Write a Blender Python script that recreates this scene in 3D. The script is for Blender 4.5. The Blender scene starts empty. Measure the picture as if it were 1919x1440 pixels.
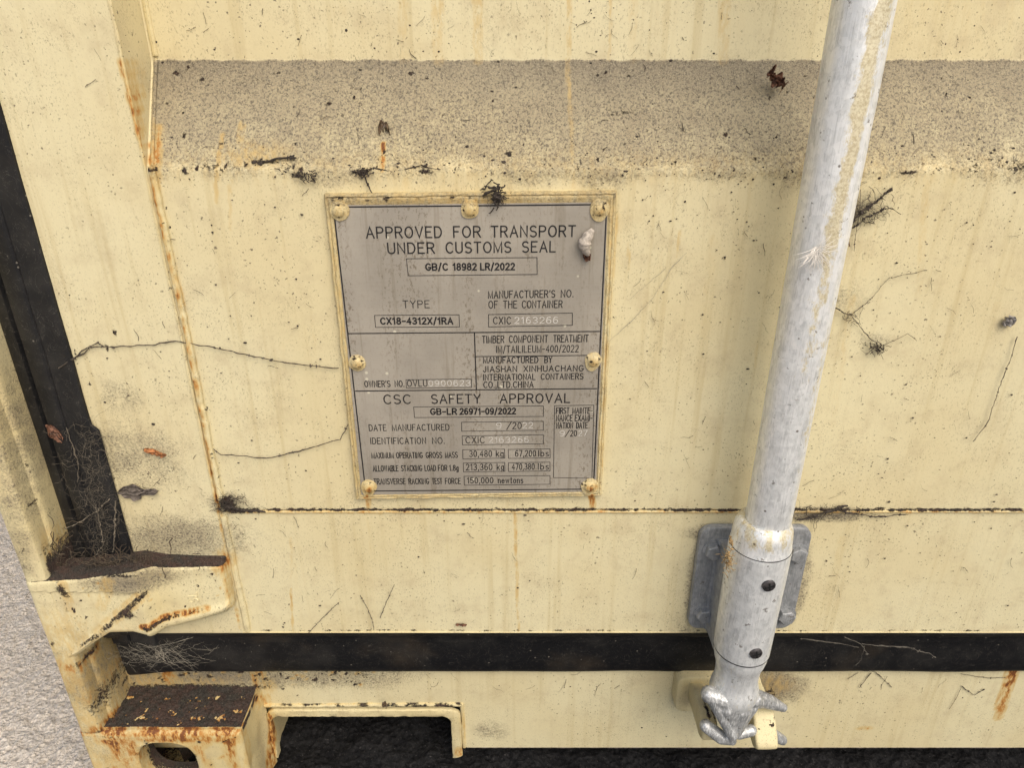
import bpy, bmesh, math, random
import numpy as np
from mathutils import Vector, Matrix, noise as mnoise

# ------------------------------------------------------------------ camera, sky, sun, exposure
S = bpy.context.scene
TH = math.radians(25.0); F = 1330.0; DC = 0.525
cam = bpy.data.cameras.new('camera'); cam.sensor_width = 36; cam.lens = 36*F/1919.0
cam.clip_start = 0.02; cam.clip_end = 600
co = bpy.data.objects.new('camera', cam); S.collection.objects.link(co)
co.location = (0, -DC, 0); co.rotation_euler = (math.radians(90)-TH, 0, 0)
S.camera = co

SUN_EL, SUN_AZ = math.radians(50), math.radians(152)      # azimuth clockwise from +Y
W = bpy.data.worlds.new('World'); S.world = W; W.use_nodes = True
wn = W.node_tree; wn.nodes.clear()
sky = wn.nodes.new('ShaderNodeTexSky'); sky.sky_type = 'NISHITA'; sky.sun_disc = False
sky.sun_elevation = SUN_EL; sky.sun_rotation = SUN_AZ; sky.dust_density = 4.0; sky.air_density = 1.0
bg = wn.nodes.new('ShaderNodeBackground'); bg.inputs[1].default_value = 0.115
wo = wn.nodes.new('ShaderNodeOutputWorld')
wn.links.new(sky.outputs[0], bg.inputs[0]); wn.links.new(bg.outputs[0], wo.inputs[0])
sd = bpy.data.lights.new('sun', 'SUN'); sd.energy = 1.8; sd.angle = math.radians(52); sd.color = (1, .93, .80)
so = bpy.data.objects.new('sun', sd); S.collection.objects.link(so)
sv = Vector((math.sin(SUN_AZ)*math.cos(SUN_EL), math.cos(SUN_AZ)*math.cos(SUN_EL), math.sin(SUN_EL)))
so.rotation_euler = sv.to_track_quat('Z', 'Y').to_euler(); so.location = (1, -3, 4)
S.view_settings.view_transform = 'Standard'; S.view_settings.look = 'None'
S.view_settings.gamma = 1; S.view_settings.use_curve_mapping = False
S.view_settings.exposure = 0.38

# ------------------------------------------------------------------ helpers
rnd = random.Random(7); nr = np.random.RandomState(11)
CT, ST = math.cos(TH), math.sin(TH)
def P(u, v, Y=0.0):
    """photo measurement -> point of the plane y = Y (metres)"""
    x = (u-960)/F; y = (720-v)/F
    t = (Y+DC)/(CT+y*ST)
    return Vector((x*t, Y, (y*CT-ST)*t))
def PX(u, v, Y=0.0): return P(u, v, Y).x
def PZ(v, Y=0.0): return P(960, v, Y).z
COL = S.collection
ROOT = None
class MB:
    def __init__(s): s.v = []; s.f = []
    def add(s, vs, fs):
        n = len(s.v); s.v += [tuple(p) for p in vs]; s.f += [tuple(i+n for i in f) for f in fs]
    def grid(s, fn, nu, nv, flip=False):
        vs = [fn(i/nu, j/nv) for j in range(nv+1) for i in range(nu+1)]; w = nu+1
        fs = []
        for j in range(nv):
            for i in range(nu):
                q = (j*w+i, j*w+i+1, (j+1)*w+i+1, (j+1)*w+i)
                fs.append(q[::-1] if flip else q)
        s.add(vs, fs)
    def patch(s, a, b, c, d, nu, nv):
        a, b, c, d = map(Vector, (a, b, c, d))
        s.grid(lambda i, j: (a*(1-i)+b*i)*(1-j)+(d*(1-i)+c*i)*j, nu, nv)
    def box(s, x0, x1, y0, y1, z0, z1):
        vs = [(x0,y0,z0),(x1,y0,z0),(x1,y1,z0),(x0,y1,z0),(x0,y0,z1),(x1,y0,z1),(x1,y1,z1),(x0,y1,z1)]
        s.add(vs, [(0,3,2,1),(4,5,6,7),(0,1,5,4),(1,2,6,5),(2,3,7,6),(3,0,4,7)])
    def tube(s, pts, rad, n=5, cap=True):
        pts = [Vector(p) for p in pts]
        if not hasattr(rad, '__len__'): rad = [rad]*len(pts)
        rings = []; up = Vector((0.3, -1, 0.2)).normalized()
        for i, p in enumerate(pts):
            d = pts[min(i+1, len(pts)-1)]-pts[max(i-1, 0)]
            if d.length < 1e-9: d = Vector((1,0,0))
            d.normalize(); a = d.cross(up)
            if a.length < 1e-4: a = d.cross(Vector((1,0,0)))
            a.normalize(); b = d.cross(a)
            rings.append([p+(a*math.cos(k*2*math.pi/n)+b*math.sin(k*2*math.pi/n))*rad[i] for k in range(n)])
        vs = [q for r in rings for q in r]; fs = []
        for i in range(len(pts)-1):
            for k in range(n):
                k2 = (k+1) % n
                fs.append((i*n+k, i*n+k2, (i+1)*n+k2, (i+1)*n+k))
        if cap: fs += [tuple(range(n))[::-1], tuple((len(pts)-1)*n+k for k in range(n))]
        s.add(vs, fs)
    def lathe(s, prof, cx, cy, n=48, wob=0.0, seg=None):
        """prof: (r, z) from top to bottom round a vertical axis"""
        vs = []
        for r, z in prof:
            for k in range(n):
                a = 2*math.pi*k/n
                rr = r*(1+wob*mnoise.noise(Vector((math.cos(a)*1.3, math.sin(a)*1.3, z*40))))
                vs.append((cx+rr*math.sin(a), cy-rr*math.cos(a), z))
        fs = []
        for i in range(len(prof)-1):
            for k in range(n):
                k2 = (k+1) % n
                fs.append((i*n+k, (i+1)*n+k, (i+1)*n+k2, i*n+k2))
        s.add(vs, fs)
    def prism(s, loop, y0, y1):
        """loop of (x,z) counter clockwise seen from the front; y0 front, y1 back"""
        n = len(loop)
        vs = [(x, y0, z) for x, z in loop]+[(x, y1, z) for x, z in loop]
        fs = [tuple(range(n)), tuple(range(2*n-1, n-1, -1))]
        for i in range(n):
            j = (i+1) % n; fs.append((j, i, i+n, j+n))
        s.add(vs, fs)
def sstep(a, b, x):
    t = np.clip((x-a)/(b-a), 0, 1); return t*t*(3-2*t)
def make(name, mb, mat, parent=None, smooth=True, attrs=True, label=None, cat=None, group=None, kind=None):
    V = np.array(mb.v, dtype=float)
    c = (V.min(0)+V.max(0))/2
    me = bpy.data.meshes.new(name); me.from_pydata((V-c).tolist(), [], mb.f)
    if smooth: me.polygons.foreach_set('use_smooth', [True]*len(me.polygons))
    for m in (mat if isinstance(mat, (list, tuple)) else [mat]): me.materials.append(m)
    if attrs:
        for k, arr in masks(V).items():
            at = me.attributes.new(k, 'FLOAT', 'POINT'); at.data.foreach_set('value', arr.astype(np.float32))
    me.update()
    o = bpy.data.objects.new(name, me); COL.objects.link(o)
    place(o, c, parent)
    if smooth:
        try: me.set_sharp_from_angle(angle=math.radians(38))
        except Exception: pass
    if cat == 'cobweb' and kind is None: group = 'cobwebs caught on the container door'
    if cat == 'dirt' and kind is None: group = 'dirt clumps along the band and the plate'
    tag(o, label, cat, group, kind)
    return o
def wloc(o):
    l = Vector(o.location)
    while o.parent: o = o.parent; l += Vector(o.location)
    return l
def place(o, c, parent):
    c = Vector(c)
    if parent: o.parent = parent; o.location = c-wloc(parent)
    else: o.location = c
def tag(o, label=None, cat=None, group=None, kind=None):
    if label: o['label'] = label
    if cat: o['category'] = cat
    if group: o['group'] = group
    if kind: o['kind'] = kind
def empty(name, loc, label, cat):
    o = bpy.data.objects.new(name, None); COL.objects.link(o); o.location = loc; o.empty_display_size = .05
    tag(o, label, cat); return o

# ------------------------------------------------------------------ stains and dirt of the place, as world-space masks
YR = 0.042                         # depth of the pressed recess in the door sheet
ZB0, ZB1 = PZ(326, 0), PZ(110, YR) # lower and upper crease of the sloping band
XS = -0.2592                       # welded seam between door frame and sheet
blobs = []                         # kind, centre, radii(x,z), strength, y-range
drips = []                         # kind, x, ztop, zbottom, width, strength, lean
def blob(kind, u, v, ru, rv, s, Y=0.0, yr=.02):
    p = P(u, v, Y); k = (P(u+10, v, Y)-p).x/10
    blobs.append((kind, p.x, p.z, Y, ru*k, rv*k*1.15, s, yr))
def drip(kind, u0, v0, u1, v1, w, s, Y=0.0, yr=.02):
    a, b = P(u0, v0, Y), P(u1, v1, Y)
    drips.append((kind, a.x, a.z, b.x, b.z, w*0.00043, s, Y, yr))
# rust and tan runs
for u, w, s in ((635,16,.12),(690,14,.10),(755,11,.26),(820,13,.30),(895,11,.36),(578,18,.08),(1145,4,.35),(1068,5,.42),(1245,14,.12),(1360,12,.3),(1392,10,.10),(1188,10,.20),(930,10,.06)):
    drip('rust', u, -30, u+(960-u)*.012, 112, w, s, YR, .012)
for u in range(1700, 1919, 27): drip('rust', u+6, -20, u, 112, 9, .13, YR, .012)
for u0, v0, u1, v1, w, s in ((1068,112,1074,400,5,.30),(760,330,762,372,8,.2),(965,962,972,1185,4,.55),(545,1105,549,1185,3,.6),(545,1010,546,1100,3,.25),
        (692,925,690,952,6,1.0),(1108,925,1113,955,7,1.0),(1158,400,1150,520,4,.35),(1178,455,1180,505,3,.4),(1740,330,1722,560,8,.22),(1600,560,1560,800,9,.20),
        (1420,640,1416,690,4,.25),(422,250,424,370,4,.55),(455,235,457,300,8,.35),(722,268,724,312,5,1.0),(1275,435,1270,480,4,.35),(430,340,431,430,4,.30)):
    drip('rust', u0, v0, u1, v1, w, s, 0 if not (110 < v0 < 320) else .02, .05)
for i in range(46):
    u = rnd.uniform(460, 1900); v = rnd.choice([rnd.uniform(330, 700), rnd.uniform(960, 1040)]); L = rnd.uniform(60, 330)
    lean = -(u-960)*.19/700*L
    v1 = min(v+L, 1186)
    drip('rust', u, v, u+lean*(v1-v)/L, v1, rnd.uniform(3, 12), rnd.uniform(.04, .14), 0, .01)
YS = 0.030                         # plane of the bottom sill
drip('rust', 1902, 1252, 1872, 1345, 14, 1.1, YS); drip('rust', 1890, 1255, 1865, 1330, 6, .7, YS)
drip('rust', 478, 1252, 482, 1300, 12, .8, YS); drip('rust', 492, 1250, 500, 1290, 8, .7, YS); drip('rust', 310, 1252, 325, 1290, 20, .95, YS)
drip('rust', 640, 1252, 642, 1275, 5, .3, YS); drip('rust', 480, 1285, 508, 1335, 6, .9, YS)
blob('rust', 1622, 1366, 14, 4, .8, YS)
# casting: front face, side face
YC = -0.025
for a in ((205,1385,238,1445,12,1.1),(385,1385,385,1400,14,.8),(430,1390,446,1445,9,1.1),(250,1392,262,1440,9,.9),(372,1402,398,1445,10,.75),(165,1385,176,1420,8,.35)): drip('rust', *a, YC, .012)
for a in ((340,1388,120,7,1.0),(300,1382,90,5,.7),(200,1390,22,12,.9),(435,1388,22,9,.9)): blob('rust', *a, YC, .012)
drip('rust', 506, 1345, 512, 1450, 9, 1.2, .024, .012); drip('rust', 500, 1312, 508, 1350, 5, .7, .024, .02)
blob('rust', 500, 1300, 12, 16, .55, .02)
blob('grime', 490, 1305, 10, 10, .55, .01)
blob('rust', 150, 1255, 60, 10, .9, YC, .03); blob('grime', 150, 1250, 18, 7, .7, YC, .03); blob('rust', 185, 1372, 40, 9, 1.1, YC, .03)
blob('grime', 190, 1378, 34, 7, .8, YC, .03)
# dirt in the corner above the hinge, on the post return
blob('grime', 122, 1055, 20, 48, 1.0, .0, .022); blob('rust', 112, 1020, 24, 40, .5, .0, .022); blob('grime', 122, 1100, 12, 20, .7, -.02, .03)
blob('grime', 120, 1135, 5, 30, .5, YC, .01)
blob('dirt', 330, 1010, 130, 45, .55); blob('dirt', 250, 860, 120, 70, .35); blob('dirt', 225, 745, 60, 36, .26); blob('dirt', 430, 945, 40, 18, .6)
blob('grime', 425, 945, 14, 16, .9); blob('grime', 445, 958, 28, 5, .9)
blob('dirt', 370, 1270, 190, 22, 1.0, YS); blob('dirt', 620, 1270, 160, 25, .5, YS); blob('dirt', 920, 1370, 40, 24, .32, YS); blob('grime', 350, 1288, 170, 7, .75, YS)
blob('rust', 330, 1280, 120, 16, .35, YS)
blob('dirt', 215, 1240, 60, 50, .8, .01, .05); blob('rust', 210, 1260, 40, 30, .5, .01, .05); blob('grime', 200, 1290, 18, 26, .55, .0, .05)
for a in ((1585,560,50,36,.25),(1640,640,40,16,.28),(1600,390,40,26,.55),(1530,965,90,12,1.),(1350,1000,60,14,.8),(1300,1090,14,80,.5),(1500,1100,16,70,.55),(1290,1190,40,40,.25)): blob('dirt', *a)
blob('dirt', 1440, 1290, 55, 35, 1.1, YS); blob('grime', 1440, 1300, 18, 22, .5, YS); blob('rust', 1450, 1285, 40, 30, .35, YS)
for a in ((500,303,34,5,.7),(565,325,16,7,.7),(680,320,16,5,.7),(800,318,16,4,.7),(1900,310,30,12,.55),(1690,320,20,4,.7),(560,290,30,16,.35),(1170,210,30,9,.45),(440,312,90,14,.35),(1780,315,90,12,.35)): blob('grime', *a, 0.01, .05)
blob('rust', 470, 295, 80, 24, .35, 0.0, .05)
for i in range(90):
    blob('grime', rnd.uniform(290, 1919), rnd.choice([rnd.gauss(300, 18), rnd.uniform(125, 320)]), rnd.uniform(2, 6), rnd.uniform(2, 4), rnd.uniform(.6, 1.1), 0.012, .05)
for i in range(70):
    blob(rnd.choice(['rust','grime','grime']), rnd.uniform(90, 430), rnd.uniform(1075, 1235), rnd.uniform(1.5, 3.5), rnd.uniform(1.5, 3), rnd.uniform(.5, .9), -.018, .012)
for i in range(60):
    blob(rnd.choice(['rust','rust','grime']), rnd.uniform(150, 505), rnd.uniform(1376, 1445), rnd.uniform(2, 7), rnd.uniform(2, 7), rnd.uniform(.5, 1.), YC, .03)
for i in range(80):
    blob('grime', rnd.uniform(10, 215), rnd.uniform(600, 1300), rnd.uniform(2, 5), rnd.uniform(3, 8), rnd.uniform(.4, .9), -.005, .02)
for a in ((345,1384,352,1396,40,.9),(470,1330,462,1440,10,.6),(120,1095,135,1160,14,.45),(400,1075,405,1150,8,.5),(205,1090,190,1140,16,.4),(180,1262,190,1350,10,.55),(222,1380,262,1450,20,.8),(150,1385,170,1450,10,.5),(300,1384,305,1396,30,.8),(415,1384,440,1450,12,.9)): drip('rust', *a, YC, .012)
for i in range(120):
    blob('grime' if rnd.random() < .7 else 'rust', rnd.uniform(235, 700), 1256+abs(rnd.gauss(0, 16)), rnd.uniform(2, 6), rnd.uniform(1.5, 4), rnd.uniform(.5, 1.), YS, .01)
# hinge
for a in ((235,1150,9,22,.0),): pass
drip('grime', 268, 1118, 180, 1195, 7, .72, -.027, .02); drip('grime', 180, 1195, 130, 1225, 5, .6, -.027, .02)
drip('rust', 262, 1122, 150, 1215, 16, .45, -.027, .02)
drip('rust', 275, 1165, 385, 1147, 9, 1.2, -.018, .02); drip('grime', 278, 1168, 375, 1150, 6, .7, -.018, .02)
blob('grime', 245, 1150, 16, 12, .6, -.024, .02)
blob('dirt', 235, 1095, 70, 22, .9, -.026, .02); blob('rust', 320, 1070, 120, 5, .7, -.026, .02); blob('grime', 220, 1080, 60, 4, .7, -.026, .02)
blob('rust', 415, 1065, 18, 20, .8, -.012, .02); blob('rust', 425, 1110, 6, 50, .4, -.012, .02)
YP = -0.0042
c00, c10, c11, c01 = P(678,928,YP), P(1117,922,YP), P(1140,379,YP), P(625,385,YP)
def masks(V):
    x, y, z = V[:,0], V[:,1], V[:,2]
    out = {'dirt': np.zeros(len(V)), 'rust': np.zeros(len(V)), 'grime': np.zeros(len(V))}
    # sloping band of the sheet (everything between the two creases that faces up)
    inb = (y > -.003) & (y < YR+.001) & (x > XS-.002) & (z > ZB0-.02) & (z < ZB1+.004)
    h = (z-ZB0)/(ZB1-ZB0)
    band = sstep(-.22, .14, h+.05*np.sin(x*37)+.04*np.sin(x*91+1.3))*(1-sstep(ZB1-.0022, ZB1+.0006, z+.0004*np.sin(x*260)))
    out['dirt'] = np.maximum(out['dirt'], np.where(inb, band*(.46+.50*np.clip(h, 0, 1)**1.3+.06*np.sin(x*14)), 0))
    out['rust'] = np.maximum(out['rust'], np.where(inb, .16*np.exp(-((h-.05)/.22)**2), 0))
    # golden weathering of the lower left corner and round the data plate
    cor = sstep(-.30, -.40, x)*sstep(-.42, -.52, z)
    out['rust'] = np.maximum(out['rust'], cor*(.34+.14*np.sin(x*70+z*40)*np.sin(x*31-z*57))); out['dirt'] = np.maximum(out['dirt'], .20*cor)
    fr = (y < -.0012) & (y > -.010) & (x > c00.x-.009) & (x < c10.x+.009) & (z > c00.z-.010) & (z < c11.z+.012)
    out['rust'] = np.where(fr, np.maximum(out['rust'], .22), out['rust'])
    out['dirt'] = np.where(fr, np.maximum(out['dirt'], np.where(z > c11.z-.002, .42, .20)), out['dirt'])
    order = np.argsort(x); xo = x[order]
    for k, cx, cz, Y, rx, rz, s, yr in blobs:
        lo, hi = np.searchsorted(xo, [cx-2.6*rx, cx+2.6*rx])
        if hi <= lo: continue
        i = order[lo:hi]; i = i[(np.abs(z[i]-cz) < 2.6*rz) & (np.abs(y[i]-Y) < yr)]
        if len(i) == 0: continue
        d = ((x[i]-cx)/rx)**2+((z[i]-cz)/rz)**2
        out[k][i] = np.maximum(out[k][i], s*np.exp(-d*.9))
    for k, ax, az, bx, bz, w, s, Y, yr in drips:
        lo, hi = np.searchsorted(xo, [min(ax, bx)-.02, max(ax, bx)+.02])
        if hi <= lo: continue
        i = order[lo:hi]; i = i[(np.abs(y[i]-Y) < yr) & (z[i] < max(az, bz)+.02) & (z[i] > min(az, bz)-.02)]
        if len(i) == 0: continue
        dx, dz = bx-ax, bz-az; L2 = dx*dx+dz*dz
        t = np.clip(((x[i]-ax)*dx+(z[i]-az)*dz)/L2, 0, 1)
        d = np.hypot(x[i]-ax-t*dx, z[i]-az-t*dz)
        out[k][i] = np.maximum(out[k][i], s*(1-.45*t)*(1-sstep(w*.55, w*1.25, d)))
    # top faces of hinge and casting keep a bed of dirt
    return out

# ------------------------------------------------------------------ materials
def newmat(name):
    m = bpy.data.materials.new(name); m.use_nodes = True; nt = m.node_tree
    b = nt.nodes['Principled BSDF']; return m, nt, b
class N:
    def __init__(s, nt): s.nt = nt
    def new(s, t, **k):
        n = s.nt.nodes.new(t)
        for a, v in k.items(): setattr(n, a, v)
        return n
    def lk(s, a, b): s.nt.links.new(a, b)
    def pos(s, scale=(1,1,1), rot=(0,0,0)):
        g = s.new('ShaderNodeNewGeometry'); mp = s.new('ShaderNodeMapping'); mp.inputs['Scale'].default_value = scale; mp.inputs['Rotation'].default_value = rot
        s.lk(g.outputs['Position'], mp.inputs[0]); return mp.outputs[0]
    def noise(s, vec, scale, detail=3, rough=.55, dist=0.0, out=0):
        n = s.new('ShaderNodeTexNoise'); n.inputs['Scale'].default_value = scale; n.inputs['Detail'].default_value = detail
        n.inputs['Roughness'].default_value = rough; n.inputs['Distortion'].default_value = dist
        s.lk(vec, n.inputs['Vector']); return n.outputs[out]
    def vor(s, vec, scale, feature='F1', rand=1.0):
        n = s.new('ShaderNodeTexVoronoi'); n.feature = feature; n.inputs['Scale'].default_value = scale; n.inputs['Randomness'].default_value = rand
        s.lk(vec, n.inputs['Vector']); return n
    def map(s, x, a, b, c=0.0, d=1.0, smooth=True):
        n = s.new('ShaderNodeMapRange'); n.interpolation_type = 'SMOOTHSTEP' if smooth else 'LINEAR'
        s.lk(x, n.inputs['Value'])
        for i, v in enumerate((a, b, c, d)): n.inputs[i+1].default_value = v
        return n.outputs[0]
    def math(s, op, a, b=None, clamp=False):
        n = s.new('ShaderNodeMath', operation=op); n.use_clamp = clamp
        for i, q in enumerate((a, b)):
            if q is None: continue
            if isinstance(q, (int, float)): n.inputs[i].default_value = q
            else: s.lk(q, n.inputs[i])
        return n.outputs[0]
    def mix(s, f, a, b):
        n = s.new('ShaderNodeMix', data_type='RGBA')
        if isinstance(f, (int, float)): n.inputs[0].default_value = f
        else: s.lk(f, n.inputs[0])
        for i, q in ((6, a), (7, b)):
            if isinstance(q, tuple): n.inputs[i].default_value = (*q[:3], 1)
            else: s.lk(q, n.inputs[i])
        return n.outputs[2]
    def attr(s, name):
        n = s.new('ShaderNodeAttribute', attribute_name=name); return n.outputs['Fac']
    def bump(s, h, strength, dist, b, prev=None):
        n = s.new('ShaderNodeBump'); n.inputs['Strength'].default_value = strength; n.inputs['Distance'].default_value = dist
        s.lk(h, n.inputs['Height'])
        if prev is not None: s.lk(prev, n.inputs['Normal'])
        if b is not None: s.lk(n.outputs[0], b.inputs['Normal'])
        return n.outputs[0]
def paint_mat(name, c1, c2, speck=1.0, patina=0.0):
    m, nt, b = newmat(name); n = N(nt); p = n.pos()
    big = n.noise(p, 5, 3); base = n.mix(n.map(big, .35, .65), c1, c2)
    st = n.noise(n.pos((95, 30, 3)), 1, 4, .6)
    base = n.mix(n.math('MULTIPLY', n.map(st, .50, .74), .40), base, (.46,.36,.17))
    # thin grey film, cloudy, and fine fuzz of grime sticking to the paint
    film = n.noise(p, 34, 5, .7)
    base = n.mix(n.map(film, .46, .75, 0, .42+patina), base, (.44,.35,.21))
    fz = n.noise(n.pos((1,1,.6)), 800, 2, .7); zone = n.noise(p, 15, 4, .65)
    fzm = n.math('MULTIPLY', n.map(fz, .56, .70), n.map(zone, .34, .70, .15, .85))
    base = n.mix(n.math('MULTIPLY', fzm, .80*speck), base, (.22,.18,.11))
    # hair-like marks
    for sc, ds, seed in ((120, 1.8, .0), (70, 2.6, .37)):
        pp = n.pos((1,1,1), (0, .6+seed, 0)); d1 = n.noise(pp, sc, 3, .6, ds); wr = n.math('ABSOLUTE', n.math('SUBTRACT', d1, .5))
        hair = n.math('MULTIPLY', n.map(wr, .0, .007, 1, 0), n.map(n.noise(pp, sc*.42, 2), .56, .63))
        base = n.mix(n.math('MULTIPLY', hair, .60*speck), base, (.13,.10,.065))
    # chips and flecks: irregular, from warped cells
    wv = n.new('ShaderNodeVectorMath', operation='MULTIPLY_ADD'); wn_ = n.noise(p, 420, 2, .6, 0, 1)
    n.lk(wn_, wv.inputs[0]); wv.inputs[1].default_value = (.004,)*3; n.lk(p, wv.inputs[2]); wp = wv.outputs[0]
    dots = None
    for sc, r, gate in ((150, .17, .84), (340, .26, .70), (60, .075, .70)):
        v = n.vor(wp, sc); sep = n.new('ShaderNodeSeparateColor'); n.lk(v.outputs['Color'], sep.inputs[0])
        q = n.math('MULTIPLY', n.map(v.outputs['Distance'], r*.55, r, 1, 0), n.map(sep.outputs[0], gate, gate+.02))
        dots = q if dots is None else n.math('MAXIMUM', dots, q)
    dots = n.math('MULTIPLY', dots, n.map(n.noise(p, 11, 3, .7), .40, .62, .12, 1))
    base = n.mix(n.math('MULTIPLY', dots, .80*speck), base, (.075,.058,.042))
    dirt, rust, grime = n.attr('dirt'), n.attr('rust'), n.attr('grime')
    worm = n.noise(p, 560, 3, .8, .6); worm2 = n.noise(p, 1250, 2, .6); blot = n.noise(p, 55, 5, .7)
    dm = n.math('ADD', n.math('ADD', dirt, n.math('MULTIPLY', n.math('SUBTRACT', blot, .5), .85)), n.math('MULTIPLY', n.math('SUBTRACT', worm, .5), .8))
    dsel = n.math('MULTIPLY', n.map(dirt, 0.02, .25), n.map(dm, .05, .70))
    base = n.mix(n.math('MULTIPLY', dsel, .74), base, (.285,.235,.155))
    base = n.mix(n.map(n.math('ADD', dirt, n.math('MULTIPLY', n.math('SUBTRACT', blot, .5), .5)), .62, 1.05, 0, .62), base, (.155,.13,.095))
    base = n.mix(n.math('MULTIPLY', dsel, n.map(worm, .47, .62, 0, .85)), base, (.105,.09,.068))
    base = n.mix(n.math('MULTIPLY', dsel, n.map(worm2, .54, .66, 0, .5)), base, (.50,.43,.29))
    rz = n.noise(n.pos((1,1,.35)), 260, 5, .7)
    rm = n.math('MULTIPLY', rust, n.map(rz, .30, .66, .30, 1.35))
    base = n.mix(n.map(rm, .03, .45, 0, .66), base, (.56,.39,.145))
    base = n.mix(n.map(rm, .40, .85, 0, .88), base, (.43,.18,.03))
    base = n.mix(n.map(rm, .80, 1.15, 0, .9), base, (.14,.045,.018))
    gn = n.noise(p, 420, 5, .8); gl = n.noise(p, 70, 4, .7)
    gm = n.math('ADD', n.math('ADD', grime, n.math('MULTIPLY', n.math('SUBTRACT', gn, .5), 1.7)), n.math('MULTIPLY', n.math('SUBTRACT', gl, .5), 1.1))
    gsel = n.math('MULTIPLY', n.map(grime, .05, .3), n.map(gm, .42, .66))
    gcol = n.mix(n.map(gl, .38, .62), (.060,.052,.042), (.088,.055,.042))
    gcol = n.mix(n.map(gn, .52, .60, 0, .8), gcol, (.018,.015,.013))
    gcol = n.mix(n.map(worm2, .62, .68, 0, .65), gcol, (.26,.23,.19))
    base = n.mix(gsel, base, gcol)
    n.lk(base, b.inputs['Base Color']); b.inputs['Specular IOR Level'].default_value = .30
    n.lk(n.map(gsel, 0, 1, .55, .97), b.inputs['Roughness'])
    h = n.noise(p, 700, 2, .6); nb = n.bump(h, .30, .0004, None)
    nb = n.bump(n.noise(p, 45, 2), .22, .0012, None, nb)
    gg = n.math('MULTIPLY', n.math('ADD', gn, dots), n.math('ADD', gsel, n.math('MULTIPLY', dsel, .35)))
    n.bump(gg, 1.0, .0030, b, nb)
    return m
CREAM = paint_mat('cream_paint', (.680,.609,.385), (.642,.553,.327))
CREAM2 = paint_mat('cream_paint_worn', (.68,.602,.365), (.615,.508,.267), 1.2, .15)
def rubber():
    m, nt, b = newmat('black_rubber'); n = N(nt); p = n.pos()
    c = n.mix(n.map(n.noise(p, 30, 4), .4, .7), (.009,.009,.010), (.022,.021,.020))
    c = n.mix(n.math('MULTIPLY', n.map(n.noise(p, 12, 3), .55, .75), .5), c, (.06,.045,.03))
    v = n.vor(p, 210); sep = n.new('ShaderNodeSeparateColor'); n.lk(v.outputs['Color'], sep.inputs[0])
    c = n.mix(n.math('MULTIPLY', n.map(v.outputs['Distance'], .12, .2, 1, 0), n.map(sep.outputs[0], .94, .95)), c, (.16,.145,.12))
    g_ = n.new('ShaderNodeNewGeometry'); sx = n.new('ShaderNodeSeparateXYZ'); n.lk(g_.outputs['Normal'], sx.inputs[0])
    c = n.mix(n.math('MULTIPLY', n.map(sx.outputs[2], .25, .6), n.map(n.noise(p, 90, 4, .7), .35, .6, .3, .9)), c, (.060,.052,.040))
    d1 = n.noise(p, 60, 3, .6, 2.0)
    c = n.mix(n.math('MULTIPLY', n.map(n.math('ABSOLUTE', n.math('SUBTRACT', d1, .5)), 0, .006, 1, 0), .35), c, (.20,.18,.15))
    n.lk(c, b.inputs['Base Color']); b.inputs['Roughness'].default_value = .5; b.inputs['Specular IOR Level'].default_value = .28
    n.bump(n.noise(p, 260, 3), .25, .0005, b); return m
RUBBER = rubber()
def galv(name, c1, c2, metal, rough, over=True):
    m, nt, b = newmat(name); n = N(nt); p = n.pos()
    sp = n.vor(p, 260); sep = n.new('ShaderNodeSeparateColor'); n.lk(sp.outputs['Color'], sep.inputs[0])
    c = n.mix(n.map(sep.outputs[0], 0, 1, 0, .8), c1, c2)
    c = n.mix(n.map(n.noise(n.pos((1,1,.4)), 150, 5, .75), .48, .66, 0, .7), c, tuple(x*.72 for x in c1))
    st = n.noise(n.pos((1300, 1300, 30)), 1, 3, .65)
    c = n.mix(n.math('MULTIPLY', n.map(st, .56, .66), .75 if over else .12), c, (.86,.87,.87))
    c = n.mix(n.math('MULTIPLY', n.map(st, .42, .34), .35), c, tuple(x*.5 for x in c1))
    blot = n.noise(n.pos((1,1,.35)), 340, 4, .7)
    c = n.mix(n.math('MULTIPLY', n.map(blot, .50, .66), .7 if over else .12), c, (.90,.905,.89))
    if over:
        ov = n.attr('over'); on = n.noise(n.pos((1,1,.45)), 150, 6, .85)
        c = n.mix(n.map(n.math('ADD', ov, n.math('MULTIPLY', n.math('SUBTRACT', on, .5), 2.2)), .38, .72, 0, .88), c, n.mix(n.map(n.noise(p, 600, 3, .7), .4, .62), (.72,.65,.44), (.52,.43,.24)))
    v = n.vor(p, 170); s2 = n.new('ShaderNodeSeparateColor'); n.lk(v.outputs['Color'], s2.inputs[0])
    dots = n.math('MULTIPLY', n.map(v.outputs['Distance'], .12, .22, 1, 0), n.map(s2.outputs[0], .93, .94))
    gr = n.noise(p, 120, 4, .7)
    c = n.mix(n.math('MAXIMUM', n.math('MULTIPLY', dots, .8), n.map(gr, .64, .69, 0, .7)), c, (.10,.075,.05))
    n.lk(c, b.inputs['Base Color']); b.inputs['Metallic'].default_value = metal
    n.lk(n.map(gr, .3, .7, rough-.08, rough+.15), b.inputs['Roughness'])
    nb = n.bump(st, .30, .0003, None); nb = n.bump(n.noise(p, 420, 3), .35, .0004, None, nb)
    n.bump(n.noise(p, 110, 2), .35, .0010, b, nb); return m
GALV = galv('galvanised_steel', (.71,.725,.715), (.85,.86,.85), .40, .38)
GALVD = galv('galvanised_shaded', (.25,.26,.265), (.34,.345,.35), .3, .5, False)  # the rod's galvanising with the bracket's shade put into its colour
GALVC = galv('cast_galvanised_steel', (.36,.37,.37), (.50,.505,.50), .45, .42)
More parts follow.
